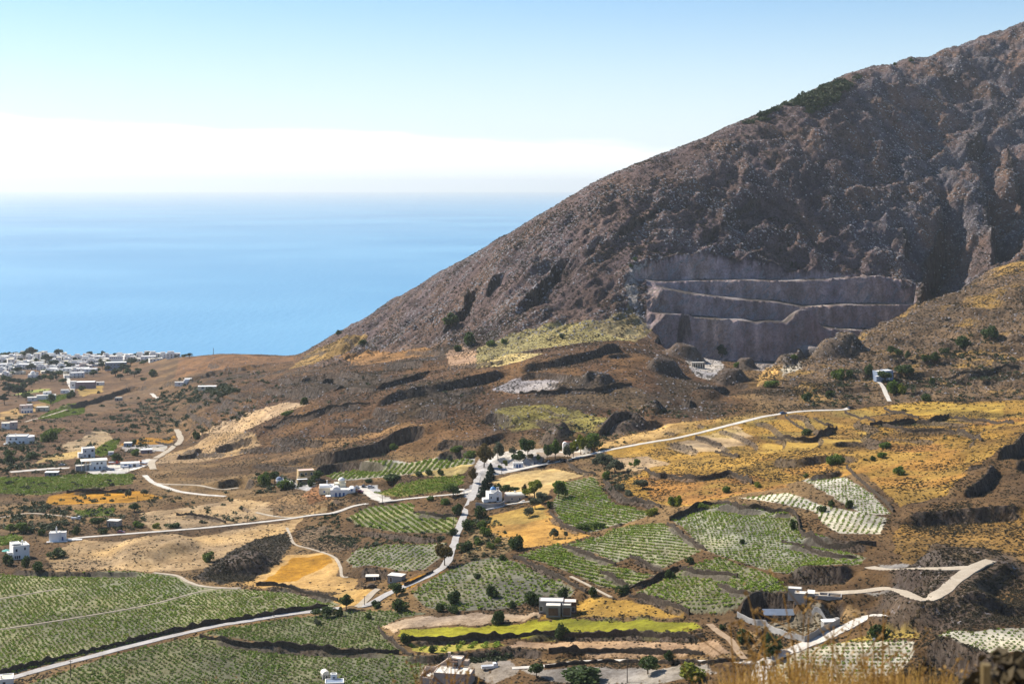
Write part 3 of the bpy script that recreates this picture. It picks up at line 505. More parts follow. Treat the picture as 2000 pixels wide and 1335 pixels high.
ALB *= (1+.42*n25+.35*n60+.3*fbm(XX, YY, 9, 3, 111))[..., None]*np.stack([1+.06*n25, 1+.0*n25, 1-.18*n25], -1); _l = ALB.mean(-1, keepdims=True); ALB[:] = np.clip(_l+(ALB-_l)*1.08, 0.012, 1)*0.80
# ------------------------------------------------------------------ ground sheets: one grid, split by what the ground is
def grid_normals():
    P = np.stack([XX, YY, ZZ], -1); du = np.gradient(P, axis=1); dv = np.gradient(P, axis=0); n = np.cross(du, dv); return n/np.linalg.norm(n, axis=-1, keepdims=True)
NRM = grid_normals()
def ground_mat(name, mountain=False):
    k = NT(name); g = k.geo(); pos = g.outputs['Position']
    ca = k.n('ShaderNodeAttribute', attribute_name='Col'); ka = k.n('ShaderNodeAttribute', attribute_name='Knd'); sp = k.n('ShaderNodeSeparateXYZ'); k.l(ka.outputs['Vector'], sp.inputs[0])
    rock, scrub, stub = sp.outputs; st = ka.outputs['Alpha']
    n1 = k.noise(pos, 0.09, 4); n2 = k.noise(pos, 0.45, 4, 0.6); n3 = k.noise(pos, 1.6, 3, 0.6)
    f = k.math('ADD', k.math('ADD', k.math('MULTIPLY', n1, 0.35), k.math('MULTIPLY', n2, 0.4)), k.math('MULTIPLY', n3, 0.25))
    c = k.mix(1.0, ca.outputs['Color'], k.mix(k.rng(f, 0.30, 0.70), (0.46, 0.42, 0.38), (1.36, 1.38, 1.42)), 'MULTIPLY')
    # dry tufts and low cushions of scrub
    vs = k.n('ShaderNodeTexVoronoi'); k.l(pos, vs.inputs['Vector']); vs.inputs['Scale'].default_value = 0.42 if not mountain else 0.30
    tuft = k.rng(vs.outputs['Distance'], k.math('MULTIPLY', scrub, 0.62), k.math('MULTIPLY', scrub, 0.30)); tuft = k.math('MULTIPLY', tuft, k.rng(n2, 0.33, 0.48))
    c = k.mix(k.math('MULTIPLY', tuft, 0.9), c, k.mix(k.rng(n1, 0.4, 0.6), (0.022, 0.019, 0.011), (0.06, 0.043, 0.022)))
    # pale limestone showing through
    fall = (0.62, 0.50, 0.60); dp = k.n('ShaderNodeVectorMath', operation='DOT_PRODUCT'); k.l(pos, dp.inputs[0]); dp.inputs[1].default_value = fall
    sc_ = k.n('ShaderNodeVectorMath', operation='SCALE'); sc_.inputs[0].default_value = fall; k.l(k.math('MULTIPLY', dp.outputs['Value'], 0.68), sc_.inputs['Scale']); sv = k.n('ShaderNodeVectorMath', operation='SUBTRACT'); k.l(pos, sv.inputs[0]); k.l(sc_.outputs[0], sv.inputs[1])
    rn = k.noise(sv.outputs[0] if mountain else pos, 0.20 if mountain else 0.22, 6, 0.75, 0.6); rk = k.rng(rn, k.math('SUBTRACT', 0.74, k.math('MULTIPLY', rock, 0.30)), k.math('SUBTRACT', 0.84, k.math('MULTIPLY', rock, 0.30)))
    rk = k.math('MULTIPLY', rk, k.rng(rock, 0.0, 0.15)); rc = k.mix(k.rng(n3, 0.35, 0.65), (0.14, 0.13, 0.14), (0.33, 0.315, 0.33)); c = k.mix(k.math('MULTIPLY', rk, 0.9), c, rc)
    # cut banks: dry walling and bare pumice, streaked; darkened so the colour carries their shade
    sx = k.n('ShaderNodeMapping'); k.l(pos, sx.inputs[0]); sx.inputs['Scale'].default_value = (1, 1, 0.3); bn = k.noise(sx.outputs[0], 0.5, 5, 0.65)
    c = k.mix(k.math('MULTIPLY', k.rng(st, 0.25, 0.7), 0.8), c, k.mix(k.rng(bn, 0.35, 0.66), (0.022, 0.017, 0.014), (0.105, 0.085, 0.072)))
    k.l(c, k.b.inputs['Base Color']); k.rough(0.95, 0.12)
    h = k.math('ADD', k.math('ADD', k.math('MULTIPLY', rn, 2.6 if mountain else 1.0), k.math('MULTIPLY', n3, 0.35)), k.math('MULTIPLY', tuft, 0.6)); k.bump(h, 0.9, 1.6 if mountain else 0.6)
    return k.m
M_GROUND = ground_mat('ground_soil'); M_MOUNT = ground_mat('mountain_rock', True)
cls = np.zeros((NR, NC), np.int8)                                   # 0 valley, 1 mountain, 2 brown hill, 3 near slope, 4 quarry
cls[HILL > 0.5] = 2; cls[SPUR > 0.5] = 3; cls[MASK_M > 0.5] = 1; cls[QMASK] = 4
for key, w in VF.items():
    rs, cs, ins, _ = inpoly(None, 1.2, w); q = cls[rs, cs]; q[ins] = 5; cls[rs, cs] = q
idx = np.arange(NR*NC).reshape(NR, NC); quads = np.stack([idx[:-1, :-1], idx[:-1, 1:], idx[1:, 1:], idx[1:, :-1]], -1).reshape(-1, 4); qc = cls[:-1, :-1].reshape(-1)
P3 = np.stack([XX, YY, ZZ], -1).reshape(-1, 3); A3 = ALB.reshape(-1, 3); K4 = np.concatenate([KND, STEEP[..., None]], -1).reshape(-1, 4); N3 = NRM.reshape(-1, 3)
for c_, nm in enumerate(('ground', 'mountain', 'hill', 'hillside', 'quarry', 'vineyard_ground')):
    f_ = quads[qc == c_]; used = np.unique(f_); remap = np.zeros(NR*NC, np.int32); remap[used] = np.arange(len(used))
    me = mesh_np(nm, P3[used], remap[f_], True); set_col(me, 'Col', A3[used]); set_col(me, 'Knd', K4[used])
    me.normals_split_custom_set_from_vertices(N3[used].tolist())
    tag(link(nm, me, mats=(M_MOUNT if c_ in (1, 4) else M_GROUND,)), kind='structure')
# steep hillside under the camera, down to the valley floor
hx = np.linspace(-1, 1, 60); hy = np.geomspace(0.4, 306, 60); HX = hx[None, :]*(hy[:, None]*0.55+14); HY = np.repeat(hy[:, None], 60, 1)
HZ = np.interp(HY, [0, 3, 5, 8, 12, 30, 90, 200, 306], [328.35, 328.0, 327.75, 326.9, 325.4, 318.0, 288, 232, 191.5])+0.25*vnoise(HX, HY, 3, 301)*np.clip(HY/6, 0.25, 4)
hi = np.arange(3600).reshape(60, 60); me = mesh_np('foreground_slope', np.stack([HX, HY, HZ], -1).reshape(-1, 3), np.stack([hi[:-1, :-1], hi[:-1, 1:], hi[1:, 1:], hi[1:, :-1]], -1).reshape(-1, 4), True)
set_col(me, 'Col', np.tile((0.36, 0.24, 0.09), (3600, 1))); set_col(me, 'Knd', np.tile((0.05, 0.3, 0.4, 0.0), (3600, 1))); tag(link('foreground_slope', me, mats=(M_GROUND,)), kind='structure')
def hill_z(x, y): return float(np.interp(y, [0, 3, 5, 8, 12, 30, 90, 200, 306], [328.35, 328.0, 327.75, 326.9, 325.4, 318.0, 288, 232, 191.5]))

# ------------------------------------------------------------------ sea
k = NT('sea_water'); g = k.geo(); mpn = k.n('ShaderNodeMapping'); k.l(g.outputs['Position'], mpn.inputs[0]); mpn.inputs['Scale'].default_value = (1, 0.35, 1)
w1 = k.noise(mpn.outputs[0], 0.05, 4, 0.6); w2 = k.noise(g.outputs['Position'], 0.0006, 3, 0.5); mp2 = k.n('ShaderNodeMapping'); k.l(g.outputs['Position'], mp2.inputs[0]); mp2.inputs['Scale'].default_value = (0.5, 0.7, 1); w3 = k.noise(mp2.outputs[0], 0.0007, 4, 0.55)
k.l(k.mix(k.rng(k.math('ADD', k.math('MULTIPLY', w2, 0.4), k.math('MULTIPLY', w3, 0.6)), 0.38, 0.62), (0.080, 0.255, 0.44), (0.125, 0.32, 0.50)), k.b.inputs['Base Color'])
k.rough(k.rng(w3, 0.35, 0.65, 0.42, 0.55), 0.5); k.b.inputs['IOR'].default_value = 1.33; k.bump(w1, 0.5, 3.0)
R = 95000.0; yy = [2500, 3200, 5000, 9000, 20000, 50000, R]; vs = []
for y in yy:
    for x in (-1, -0.4, 0.0, 0.4, 1): vs.append((x*(y*.45+5000), y, 0.0))
fs = [(5*i+j, 5*i+j+1, 5*i+j+6, 5*i+j+5) for i in range(6) for j in range(4)]
tag(link('sea', mesh_np('sea', vs, fs), mats=(k.m,)), kind='structure')
# roads as ribbons with softly broken edges
def road_mat(name):
    k = NT(name); g = k.geo(); ca = k.n('ShaderNodeAttribute', attribute_name='Col'); n1 = k.noise(g.outputs['Position'], 0.25, 4); n2 = k.noise(g.outputs['Position'], 2.0, 3)
    k.l(k.mix(1.0, ca.outputs['Color'], k.mix(k.rng(k.math('ADD', k.math('MULTIPLY', n1, 0.6), k.math('MULTIPLY', n2, 0.4)), 0.3, 0.7), (0.78, 0.76, 0.74), (1.12, 1.13, 1.14)), 'MULTIPLY'), k.b.inputs['Base Color']); k.rough(0.95, 0.1); k.bump(n2, 0.3, 0.05); return k.m
M_ROAD = road_mat('road_dust')
for name, p, w, rgb in ROADS:
    t = np.gradient(p[:, :2], axis=0); t /= np.linalg.norm(t, axis=1, keepdims=True)+1e-9; nrm = np.stack([-t[:, 1], t[:, 0]], 1); n = len(p)
    jit = 1+0.28*vnoise(p[:, 0], p[:, 1], 4, 201)+.3*vnoise(p[:, 0], p[:, 1], 14, 203); jit2 = 1+0.28*vnoise(p[:, 0]+300, p[:, 1], 4, 202)+.3*vnoise(p[:, 0]+300, p[:, 1], 14, 204); rows = []
    for off, dz, jj in ((-1.06, -0.4, jit), (-1, 0.0, jit), (0, 0.0, jit), (1, 0.0, jit2), (1.06, -0.4, jit2)):
        rows.append(np.column_stack([p[:, :2]+nrm*(off*w/2*jj)[:, None], p[:, 2]+dz+0.05]))
    V = np.stack(rows, 1).reshape(-1, 3); ii = np.arange(n*5).reshape(n, 5); F = np.stack([ii[:-1, :-1], ii[1:, :-1], ii[1:, 1:], ii[:-1, 1:]], -1).reshape(-1, 4)[:, ::-1]
    me = mesh_np(name, V, F, False); set_col(me, 'Col', np.tile(rgb, (n*5, 1))); tag(link(name, me, mats=(M_ROAD,)), kind='structure')
# sea air
def haze_box():
    bm = bmesh.new(); bmesh.ops.create_cube(bm, size=1); me = bpy.data.meshes.new('haze'); bm.to_mesh(me); bm.free()
    o = link('haze', me); o.scale = (120000, 106000, 760); o.location = (0, 50000, 353); tag(o, kind='stuff')
    m = bpy.data.materials.new('haze_air'); m.use_nodes = True; t = m.node_tree; t.nodes.clear(); out = t.nodes.new('ShaderNodeOutputMaterial'); v = t.nodes.new('ShaderNodeVolumePrincipled')
    v.inputs['Color'].default_value = (0.86, 0.95, 1.0, 1); v.inputs['Density'].default_value = HAZE; v.inputs['Anisotropy'].default_value = 0.3; t.links.new(v.outputs[0], out.inputs['Volume']); me.materials.append(m); return o
HAZE = 1/34000
haze_box()
# ------------------------------------------------------------------ mesh builder and plants
class MB:
    def __init__(s): s.v = []; s.f = []
    def add(s, vs, fs):
        b = len(s.v); s.v += [tuple(map(float, q)) for q in vs]; s.f += [tuple(b+i for i in q) for q in fs]; return s
    def box(s, x0, x1, y0, y1, z0, z1, tx=0.0, ty=0.0):
        return s.add([(x0, y0, z0), (x1, y0, z0), (x1, y1, z0), (x0, y1, z0), (x0+tx, y0+ty, z1), (x1-tx, y0+ty, z1), (x1-tx, y1-ty, z1), (x0+tx, y1-ty, z1)],
                     [(0, 3, 2, 1), (4, 5, 6, 7), (0, 1, 5, 4), (1, 2, 6, 5), (2, 3, 7, 6), (3, 0, 4, 7)])
    def tube(s, pts, rad, n=6, cap=True):
        rings = []
        pts = [Vector(p) for p in pts]
        for i, p in enumerate(pts):
            d = (pts[min(i+1, len(pts)-1)]-pts[max(i-1, 0)]).normalized(); a = d.orthogonal().normalized(); b = d.cross(a); r = rad[i] if isinstance(rad, (list, tuple)) else rad
            rings.append([p+a*math.cos(2*math.pi*k/n)*r+b*math.sin(2*math.pi*k/n)*r for k in range(n)])
        vs = [q for r in rings for q in r]; fs = [(i*n+k, i*n+(k+1) % n, (i+1)*n+(k+1) % n, (i+1)*n+k) for i in range(len(pts)-1) for k in range(n)]
        if cap: fs += [tuple(range(n))[::-1], tuple((len(pts)-1)*n+k for k in range(n))]
        return s.add(vs, fs)
    def lathe(s, cx, cy, prof, n=16):
        vs = [(cx+r*math.cos(2*math.pi*k/n), cy+r*math.sin(2*math.pi*k/n), z) for r, z in prof for k in range(n)]
        fs = [(i*n+k, i*n+(k+1) % n, (i+1)*n+(k+1) % n, (i+1)*n+k) for i in range(len(prof)-1) for k in range(n)]
        return s.add(vs, fs+[tuple((len(prof)-1)*n+k for k in range(n))])
    def vault(s, x0, x1, y0, y1, z, h, n=10, axis='y'):
        """half-barrel along an axis, closed at both ends"""
        vs = []
        for e in (0, 1):
            for k in range(n+1):
                a = math.pi*k/n
                if axis == 'y': vs.append(((x0+x1)/2-(x1-x0)/2*math.cos(a), (y0, y1)[e], z+h*math.sin(a)))
                else: vs.append(((x0, x1)[e], (y0+y1)/2+(y1-y0)/2*math.cos(a), z+h*math.sin(a)))
        fs = [(k, k+1, n+2+k, n+1+k) for k in range(n)]+[tuple(range(n, -1, -1)), tuple(range(n+1, 2*n+2)), (0, n+1, 2*n+1, n)]
        return s.add(vs, fs)
    def prism(s, poly, z0, z1):
        n = len(poly); return s.add([(x, y, z0) for x, y in poly]+[(x, y, z1) for x, y in poly], [tuple(range(n-1, -1, -1)), tuple(range(n, 2*n))]+[(i, (i+1) % n, n+(i+1) % n, n+i) for i in range(n)])
    def mesh(s, name, smooth=False):
        me = bpy.data.meshes.new(name); me.from_pydata(s.v, [], s.f); me.update()
        bm = bmesh.new(); bm.from_mesh(me); bmesh.ops.recalc_face_normals(bm, faces=bm.faces); bm.to_mesh(me); bm.free()
        if smooth:
            for p in me.polygons: p.use_smooth = True
        return me
    def build(s, name, mat, parent=None, smooth=False): return link(name, s.mesh(name, smooth), parent, (mat,))
def leaf_mat(name, lo, hi, trans=0.32, warm=None):
    k = NT(name); g = k.geo(); oi = k.n('ShaderNodeObjectInfo'); n1 = k.noise(g.outputs['Position'], 0.35, 3); r = g.outputs['Random Per Island']
    f = k.math('ADD', k.math('MULTIPLY', r, 0.55), k.math('MULTIPLY', n1, 0.45)); c = k.mix(k.rng(f, 0.15, 0.85, smooth=False), lo, hi)
    if warm: c = k.mix(k.math('MULTIPLY', k.rng(oi.outputs['Random'], 0.55, 1.0), 0.75), c, warm)
    k.l(c, k.b.inputs['Base Color']); k.rough(0.7, 0.25); tr = k.n('ShaderNodeBsdfTranslucent'); k.l(c, tr.inputs['Color']); mx = k.n('ShaderNodeMixShader'); mx.inputs[0].default_value = trans
    k.l(k.b.outputs[0], mx.inputs[1]); k.l(tr.outputs[0], mx.inputs[2]); k.l(mx.outputs[0], k.out.inputs['Surface']); return k.m
M_DARKLEAF = leaf_mat('leaves_evergreen', (0.022, 0.041, 0.012), (0.090, 0.138, 0.034)); M_LEAF = leaf_mat('leaves_green', (0.037, 0.073, 0.013), (0.163, 0.231, 0.037)); M_OLIVE = leaf_mat('leaves_olive', (0.052, 0.067, 0.037), (0.149, 0.161, 0.098))
M_BRIGHT = leaf_mat('leaves_yellow_green', (0.066, 0.099, 0.011), (0.286, 0.297, 0.033)); M_RUST = leaf_mat('leaves_rusty', (0.06, 0.055, 0.02), (0.22, 0.15, 0.045)); M_PINE = leaf_mat('leaves_pine', (0.012, 0.026, 0.017), (0.040, 0.065, 0.035))
M_VINE = leaf_mat('leaves_vine', (0.090, 0.144, 0.010), (0.288, 0.400, 0.031), 0.12, (0.26, 0.25, 0.05)); M_VINED = leaf_mat('leaves_vine_dark', (0.068, 0.112, 0.010), (0.213, 0.312, 0.031), 0.12, (0.18, 0.17, 0.05)); M_SCRUB = leaf_mat('scrub_twigs', (0.016, 0.015, 0.008), (0.060, 0.050, 0.024), 0.05, (0.085, 0.06, 0.028)); M_GREENSCRUB = leaf_mat('scrub_leaves', (0.020, 0.034, 0.014), (0.065, 0.085, 0.032), 0.15)
M_BARK = simple_mat('bark', (0.12, 0.09, 0.065), 0.95, 0.3, 3.0)
def leaf_quads(centres, size, rng, flat=0.0):
    n = len(centres); a = rng.normal(size=(n, 3)); a /= np.linalg.norm(a, axis=1, keepdims=True); b = np.cross(a, rng.normal(size=(n, 3))); b /= np.linalg.norm(b, axis=1, keepdims=True)
    s = size*rng.uniform(0.6, 1.35, (n, 1)); A = a*s; B = b*s*0.8; A[:, 2] *= 1-flat; B[:, 2] *= 1-flat
    bend = np.cross(a, b)*s*0.25
    V = np.stack([centres-A-B*.6, centres+A*.3-B+bend, centres+A+B*.6, centres-A*.3+B+bend], 1).reshape(-1, 3); return V, np.arange(4*n).reshape(n, 4)
def lobes(rng, n, lobe_list, shell=0.6):
    out = []; w = np.array([l[3]*l[4]*l[5] for l in lobe_list])**0.7; w /= w.sum()
    for (cx, cy, cz, rx, ry, rz), k in zip(lobe_list, rng.multinomial(n, w)):
        d = rng.normal(size=(k, 3)); d /= np.linalg.norm(d, axis=1, keepdims=True); r = rng.uniform(shell**3, 1, (k, 1))**(1/3); out.append(np.array((cx, cy, cz))+d*r*np.array((rx, ry, rz)))
    return np.concatenate(out)
def crown_mesh(kind, seed):
    """unit-height crown; 1 = tree height"""
    r = np.random.default_rng(seed); L = []
    if kind == 'conifer':
        for z in np.linspace(0.14, 0.95, 9):
            w = 0.36*(1-z)**0.8+0.03; [L.append((w*.45*math.cos(a), w*.45*math.sin(a), z, w*.62, w*.62, .085)) for a in r.uniform(0, 6.28, 3)]
        n, sz = 900, 0.045
    elif kind == 'pine':
        for _ in range(9): a, q = r.uniform(0, 6.28), r.uniform(0.05, 0.27); L.append((q*math.cos(a), q*math.sin(a), r.uniform(.5, .86)-q*.3, r.uniform(.14, .2), r.uniform(.14, .2), r.uniform(.10, .14)))
        n, sz = 850, 0.042
    elif kind == 'bush':
        for _ in range(8): a, q = r.uniform(0, 6.28), r.uniform(0, .38); L.append((q*math.cos(a), q*math.sin(a), r.uniform(.28, .62)-q*.35, r.uniform(.2, .3), r.uniform(.2, .3), r.uniform(.24, .36)))
        n, sz = 850, 0.06
    else:
        for _ in range(11): a, q = r.uniform(0, 6.28), r.uniform(0.0, .30); L.append((q*math.cos(a), q*math.sin(a), r.uniform(.42, .82)-q*.35, r.uniform(.13, .21), r.uniform(.13, .21), r.uniform(.12, .18)))
        n, sz = 950, 0.045
    c = lobes(r, n, L, 0.55); c = c[c[:, 2] > 0.02]; V, F = leaf_quads(c, sz, r); return mesh_np(kind+'_crown', V, F)
def trunk_mesh(kind, seed):
    r = random.Random(seed); m = MB(); top = {'conifer': .9, 'pine': .8}.get(kind, .62); lean = r.uniform(-.05, .05)
    m.tube([(0, 0, -.08), (lean*.3, 0, .12), (lean, lean*.5, top*.6), (lean*1.4, lean, top)], [.034, .026, .018, .006])
    for k in range(5):
        a = r.uniform(0, 6.28); z = top*r.uniform(.4, .75); l = r.uniform(.12, .26); m.tube([(lean*z/top, 0, z), (l*.5*math.cos(a), l*.5*math.sin(a), z+.08), (l*math.cos(a), l*math.sin(a), z+.19)], [.013, .009, .004], 5)
    return m.mesh(kind+'_trunk')
KINDS = {'tree': M_LEAF, 'dark': M_DARKLEAF, 'olive': M_OLIVE, 'bright': M_BRIGHT, 'rust': M_RUST, 'conifer': M_PINE, 'pine': M_PINE, 'bush': M_DARKLEAF, 'greenbush': M_LEAF, 'brightbush': M_BRIGHT, 'olivebush': M_OLIVE}
SHAPE = {'tree': 'tree', 'dark': 'tree', 'olive': 'tree', 'bright': 'tree', 'rust': 'tree', 'conifer': 'conifer', 'pine': 'pine', 'bush': 'bush', 'greenbush': 'bush', 'brightbush': 'bush', 'olivebush': 'bush'}
_cache = {}
def plant_meshes(kind, k):
    key = (kind, k)
    if key not in _cache:
        sh = SHAPE[kind]; cm = crown_mesh(sh, 1000+k*17+len(kind)); cm.materials.append(KINDS[kind]); tm = None
        if sh != 'bush': tm = trunk_mesh(sh, 50+k); tm.materials.append(M_BARK)
        _cache[key] = (cm, tm)
    return _cache[key]
_pk = [0]
NAMES = {'tree': 'broadleaf_tree', 'dark': 'evergreen_tree', 'olive': 'olive_tree', 'bright': 'broadleaf_tree', 'rust': 'broadleaf_tree', 'conifer': 'conifer_tree', 'pine': 'pine_tree', 'bush': 'bush', 'greenbush': 'bush', 'brightbush': 'bush', 'olivebush': 'bush'}
def plant(u, v, w, h, kind, label, group=None):
    w, h = w*1.22, h*1.22; c = cast(u, v); m = c[1]/FOC; _pk[0] += 1; k = _pk[0] % 3; cm, tm = plant_meshes(kind, k)
    wid = {'tree': .82, 'conifer': .62, 'pine': .8, 'bush': 1.15}[SHAPE[kind]]; sz = h*m; sx = w*m/wid; H = (h*1.06)*m if SHAPE[kind] != 'bush' else h*m*1.08
    base = (c[0], c[1]+min(sx*.25, 1.5), float(zat(c[0], c[1]+min(sx*.25, 1.5)))-0.05*H); rz = random.uniform(0, 6.28)
    if SHAPE[kind] == 'bush':
        o = bpy.data.objects.new('bush', cm); COL.objects.link(o); o.location = base; o.scale = (sx, sx, H); o.rotation_euler = (0, 0, rz); tag(o, label, 'bush', group); return o
    r = empty(NAMES[kind], base, rz); tag(r, label, 'tree', group)
    a = bpy.data.objects.new('trunk', tm); b = bpy.data.objects.new('crown', cm)
    for q in (a, b): COL.objects.link(q); q.parent = r; q.scale = (sx, sx, H)
    return r
# ------------------------------------------------------------------ scatter for what nobody could count
def scatter(name, P, S, protos, mat=None, tilt=0.0, seed=1, sz=None):
    r = np.random.default_rng(seed); n = len(P); me = bpy.data.meshes.new(name); me.vertices.add(n); me.vertices.foreach_set('co', np.asarray(P, np.float32).ravel())
    a = me.attributes.new('scl', 'FLOAT_VECTOR', 'POINT'); S = np.asarray(S); S3 = np.stack([S, S, S*(sz if sz is not None else 1)], 1) if S.ndim == 1 else S; a.data.foreach_set('vector', S3.astype(np.float32).ravel())
    e = np.zeros((n, 3), np.float32); e[:, 2] = r.uniform(0, 6.28, n); e[:, :2] = r.uniform(-tilt, tilt, (n, 2)); b = me.attributes.new('rot', 'FLOAT_VECTOR', 'POINT'); b.data.foreach_set('vector', e.ravel())
    c = me.attributes.new('pick', 'INT', 'POINT'); c.data.foreach_set('value', r.integers(0, len(protos), n).astype(np.int32)); me.update()
    o = bpy.data.objects.new(name, me); COL.objects.link(o)
    g = bpy.data.node_groups.new(name+'_scatter', 'GeometryNodeTree'); g.interface.new_socket('Geometry', in_out='INPUT', socket_type='NodeSocketGeometry'); g.interface.new_socket('Geometry', in_out='OUTPUT', socket_type='NodeSocketGeometry')
    N = g.nodes.new; gi = N('NodeGroupInput'); go = N('NodeGroupOutput'); ip = N('GeometryNodeInstanceOnPoints'); jn = N('GeometryNodeJoinGeometry')
    for p in protos[::-1]:
        oi = N('GeometryNodeObjectInfo'); oi.inputs['Object'].default_value = p; oi.inputs['As Instance'].default_value = True; g.links.new(oi.outputs['Geometry'], jn.inputs[0])
    def attr(nm, t):
        x = N('GeometryNodeInputNamedAttribute'); x.data_type = t; x.inputs['Name'].default_value = nm; return x.outputs[0]
    g.links.new(gi.outputs[0], ip.inputs['Points']); g.links.new(jn.outputs[0], ip.inputs['Instance']); ip.inputs['Pick Instance'].default_value = True
    g.links.new(attr('pick', 'INT'), ip.inputs['Instance Index']); er = N('FunctionNodeEulerToRotation'); g.links.new(attr('rot', 'FLOAT_VECTOR'), er.inputs[0]); g.links.new(er.outputs[0], ip.inputs['Rotation']); g.links.new(attr('scl', 'FLOAT_VECTOR'), ip.inputs['Scale'])
    g.links.new(ip.outputs[0], go.inputs[0]); md = o.modifiers.new('scatter', 'NODES'); md.node_group = g; tag(o, kind='stuff'); return o
def proto(name, me, mat): 
    me.materials.append(mat); return bpy.data.objects.new(name, me)
def blob_mesh(seed, n, size, sq=0.6):
    r = np.random.default_rng(seed); L = [(0, 0, .22, .42, .42, .26)]+[(.28*math.cos(a), .28*math.sin(a), r.uniform(.15, .3), .24, .24, .2) for a in r.uniform(0, 6.28, 4)]
    V, F = leaf_quads(lobes(r, n, L, .5), size, r, 0.2); V[:, 2] = np.maximum(V[:, 2], -.05); return mesh_np('blob', V, F)
VINE_P = [proto('vine_%d' % i, blob_mesh(200+i, 34, .15), M_VINE) for i in range(5)]; VINED_P = [proto('vine_dark_%d' % i, blob_mesh(230+i, 34, .15), M_VINED) for i in range(4)]
SCRUB_P = [proto('scrub_%d' % i, blob_mesh(300+i, 26, .16), M_SCRUB) for i in range(4)]; GSCRUB_P = [proto('green_scrub_%d' % i, blob_mesh(330+i, 40, .14), M_GREENSCRUB) for i in range(4)]
def rock_mesh(seed):
    bm = bmesh.new(); bmesh.ops.create_icosphere(bm, subdivisions=2, radius=.5); r = random.Random(seed); o = Vector((r.uniform(0, 50), r.uniform(0, 50), 0))
    from mathutils import noise
    for v in bm.verts: v.co *= 1+.55*noise.noise(v.co*2.2+o); v.co.z *= .75
    me = bpy.data.meshes.new('rock'); bm.to_mesh(me); bm.free(); return me
M_ROCK = simple_mat('limestone', (0.27, 0.255, 0.26), 0.95, 0.45, 0.8, 0.1); M_ROCKD = simple_mat('limestone_dark', (0.15, 0.135, 0.125), 0.95, 0.4, 0.8, 0.1)
ROCK_P = [proto('rock_%d' % i, rock_mesh(400+i), (M_ROCK, M_ROCK, M_ROCKD)[i % 3]) for i in range(6)]
def rand_on(mask, n, rng, maxd=None):
    """n random points on the grid cells where mask > random, spread evenly over the picture's near-to-far range"""
    p = mask.clip(0, 1).ravel().astype(float); p[p < .02] = 0; s = p.sum()
    if s == 0: return np.zeros((0, 3))
    i = rng.choice(p.size, n, p=p/s); x = XX.ravel()[i]+rng.uniform(-1.6, 1.6, n); y = YY.ravel()[i]+rng.uniform(-1.6, 1.6, n); return np.stack([x, y, zat(x, y)], 1)
INV = (US > -60) & (US < 2060); INVM = np.repeat(INV[None, :], NR, 0)
ROADMASK = np.ones((NR, NC), np.float32)
for name, p, w, rgb in ROADS:
    rs, cs = window(p, w); d, s_, a_, L_ = sdist(XX[rs, cs], YY[rs, cs], p[::3]); ROADMASK[rs, cs] *= (d > w*.5+1.2)
nv = (cls != 5)*ROADMASK*INVM
# vineyards: rows (heading in degrees from the view direction, spacings in metres, plant size, dark?)
VROWS = {'long': (62, 1.7, 2.3, 1.0, 0), 'lower': (55, 2.0, 2.5, 1.05, 1), 'middle': (50, 1.9, 2.4, 1.1, 1), 'roadside': (35, 2.8, 2.7, 1.3, 0), 'fan': (-40, 1.3, 2.7, 1.25, 0), 'crown': (-38, 1.3, 2.9, 1.1, 0), 'slope': (-50, 1.7, 2.3, 1.0, 0), 'apron': (-52, 2.0, 2.3, 1.2, 0),
 'shelf': (20, 2.2, 2.6, .9, 0), 'upper': (-48, 1.8, 3.2, 1.0, 0), 'tongue': (-28, 1.7, 2.9, 1.35, 0), 'bowl': (-18, 1.2, 3.1, 1.3, 0), 'flat': (20, 2.4, 3.0, 1.2, 0), 'strip': (8, 1.3, 3.6, 1.5, 0), 'wild': (30, 2.6, 2.6, 1.5, 0), 'west': (52, 1.4, 4.2, 1.45, 0), 'pale': (-44, 1.9, 2.7, .95, 1), 'ledge': (-55, 1.9, 2.4, .85, 1),
 'far': (60, 2.2, 5, 2.0, 0), 'plot': (30, 2.2, 2.4, 1.3, 0), 'saplings': (10, 3.6, 4.5, 1.7, 0), 'garden': (40, 2.2, 2.6, 1.6, 0), 'terrace': (40, 2.0, 4.0, 1.7, 0), 'ridge': (50, 2.2, 5, 2.2, 0)}
VP = {0: [], 1: []}; VSC = {0: [], 1: []}; NEAR = []
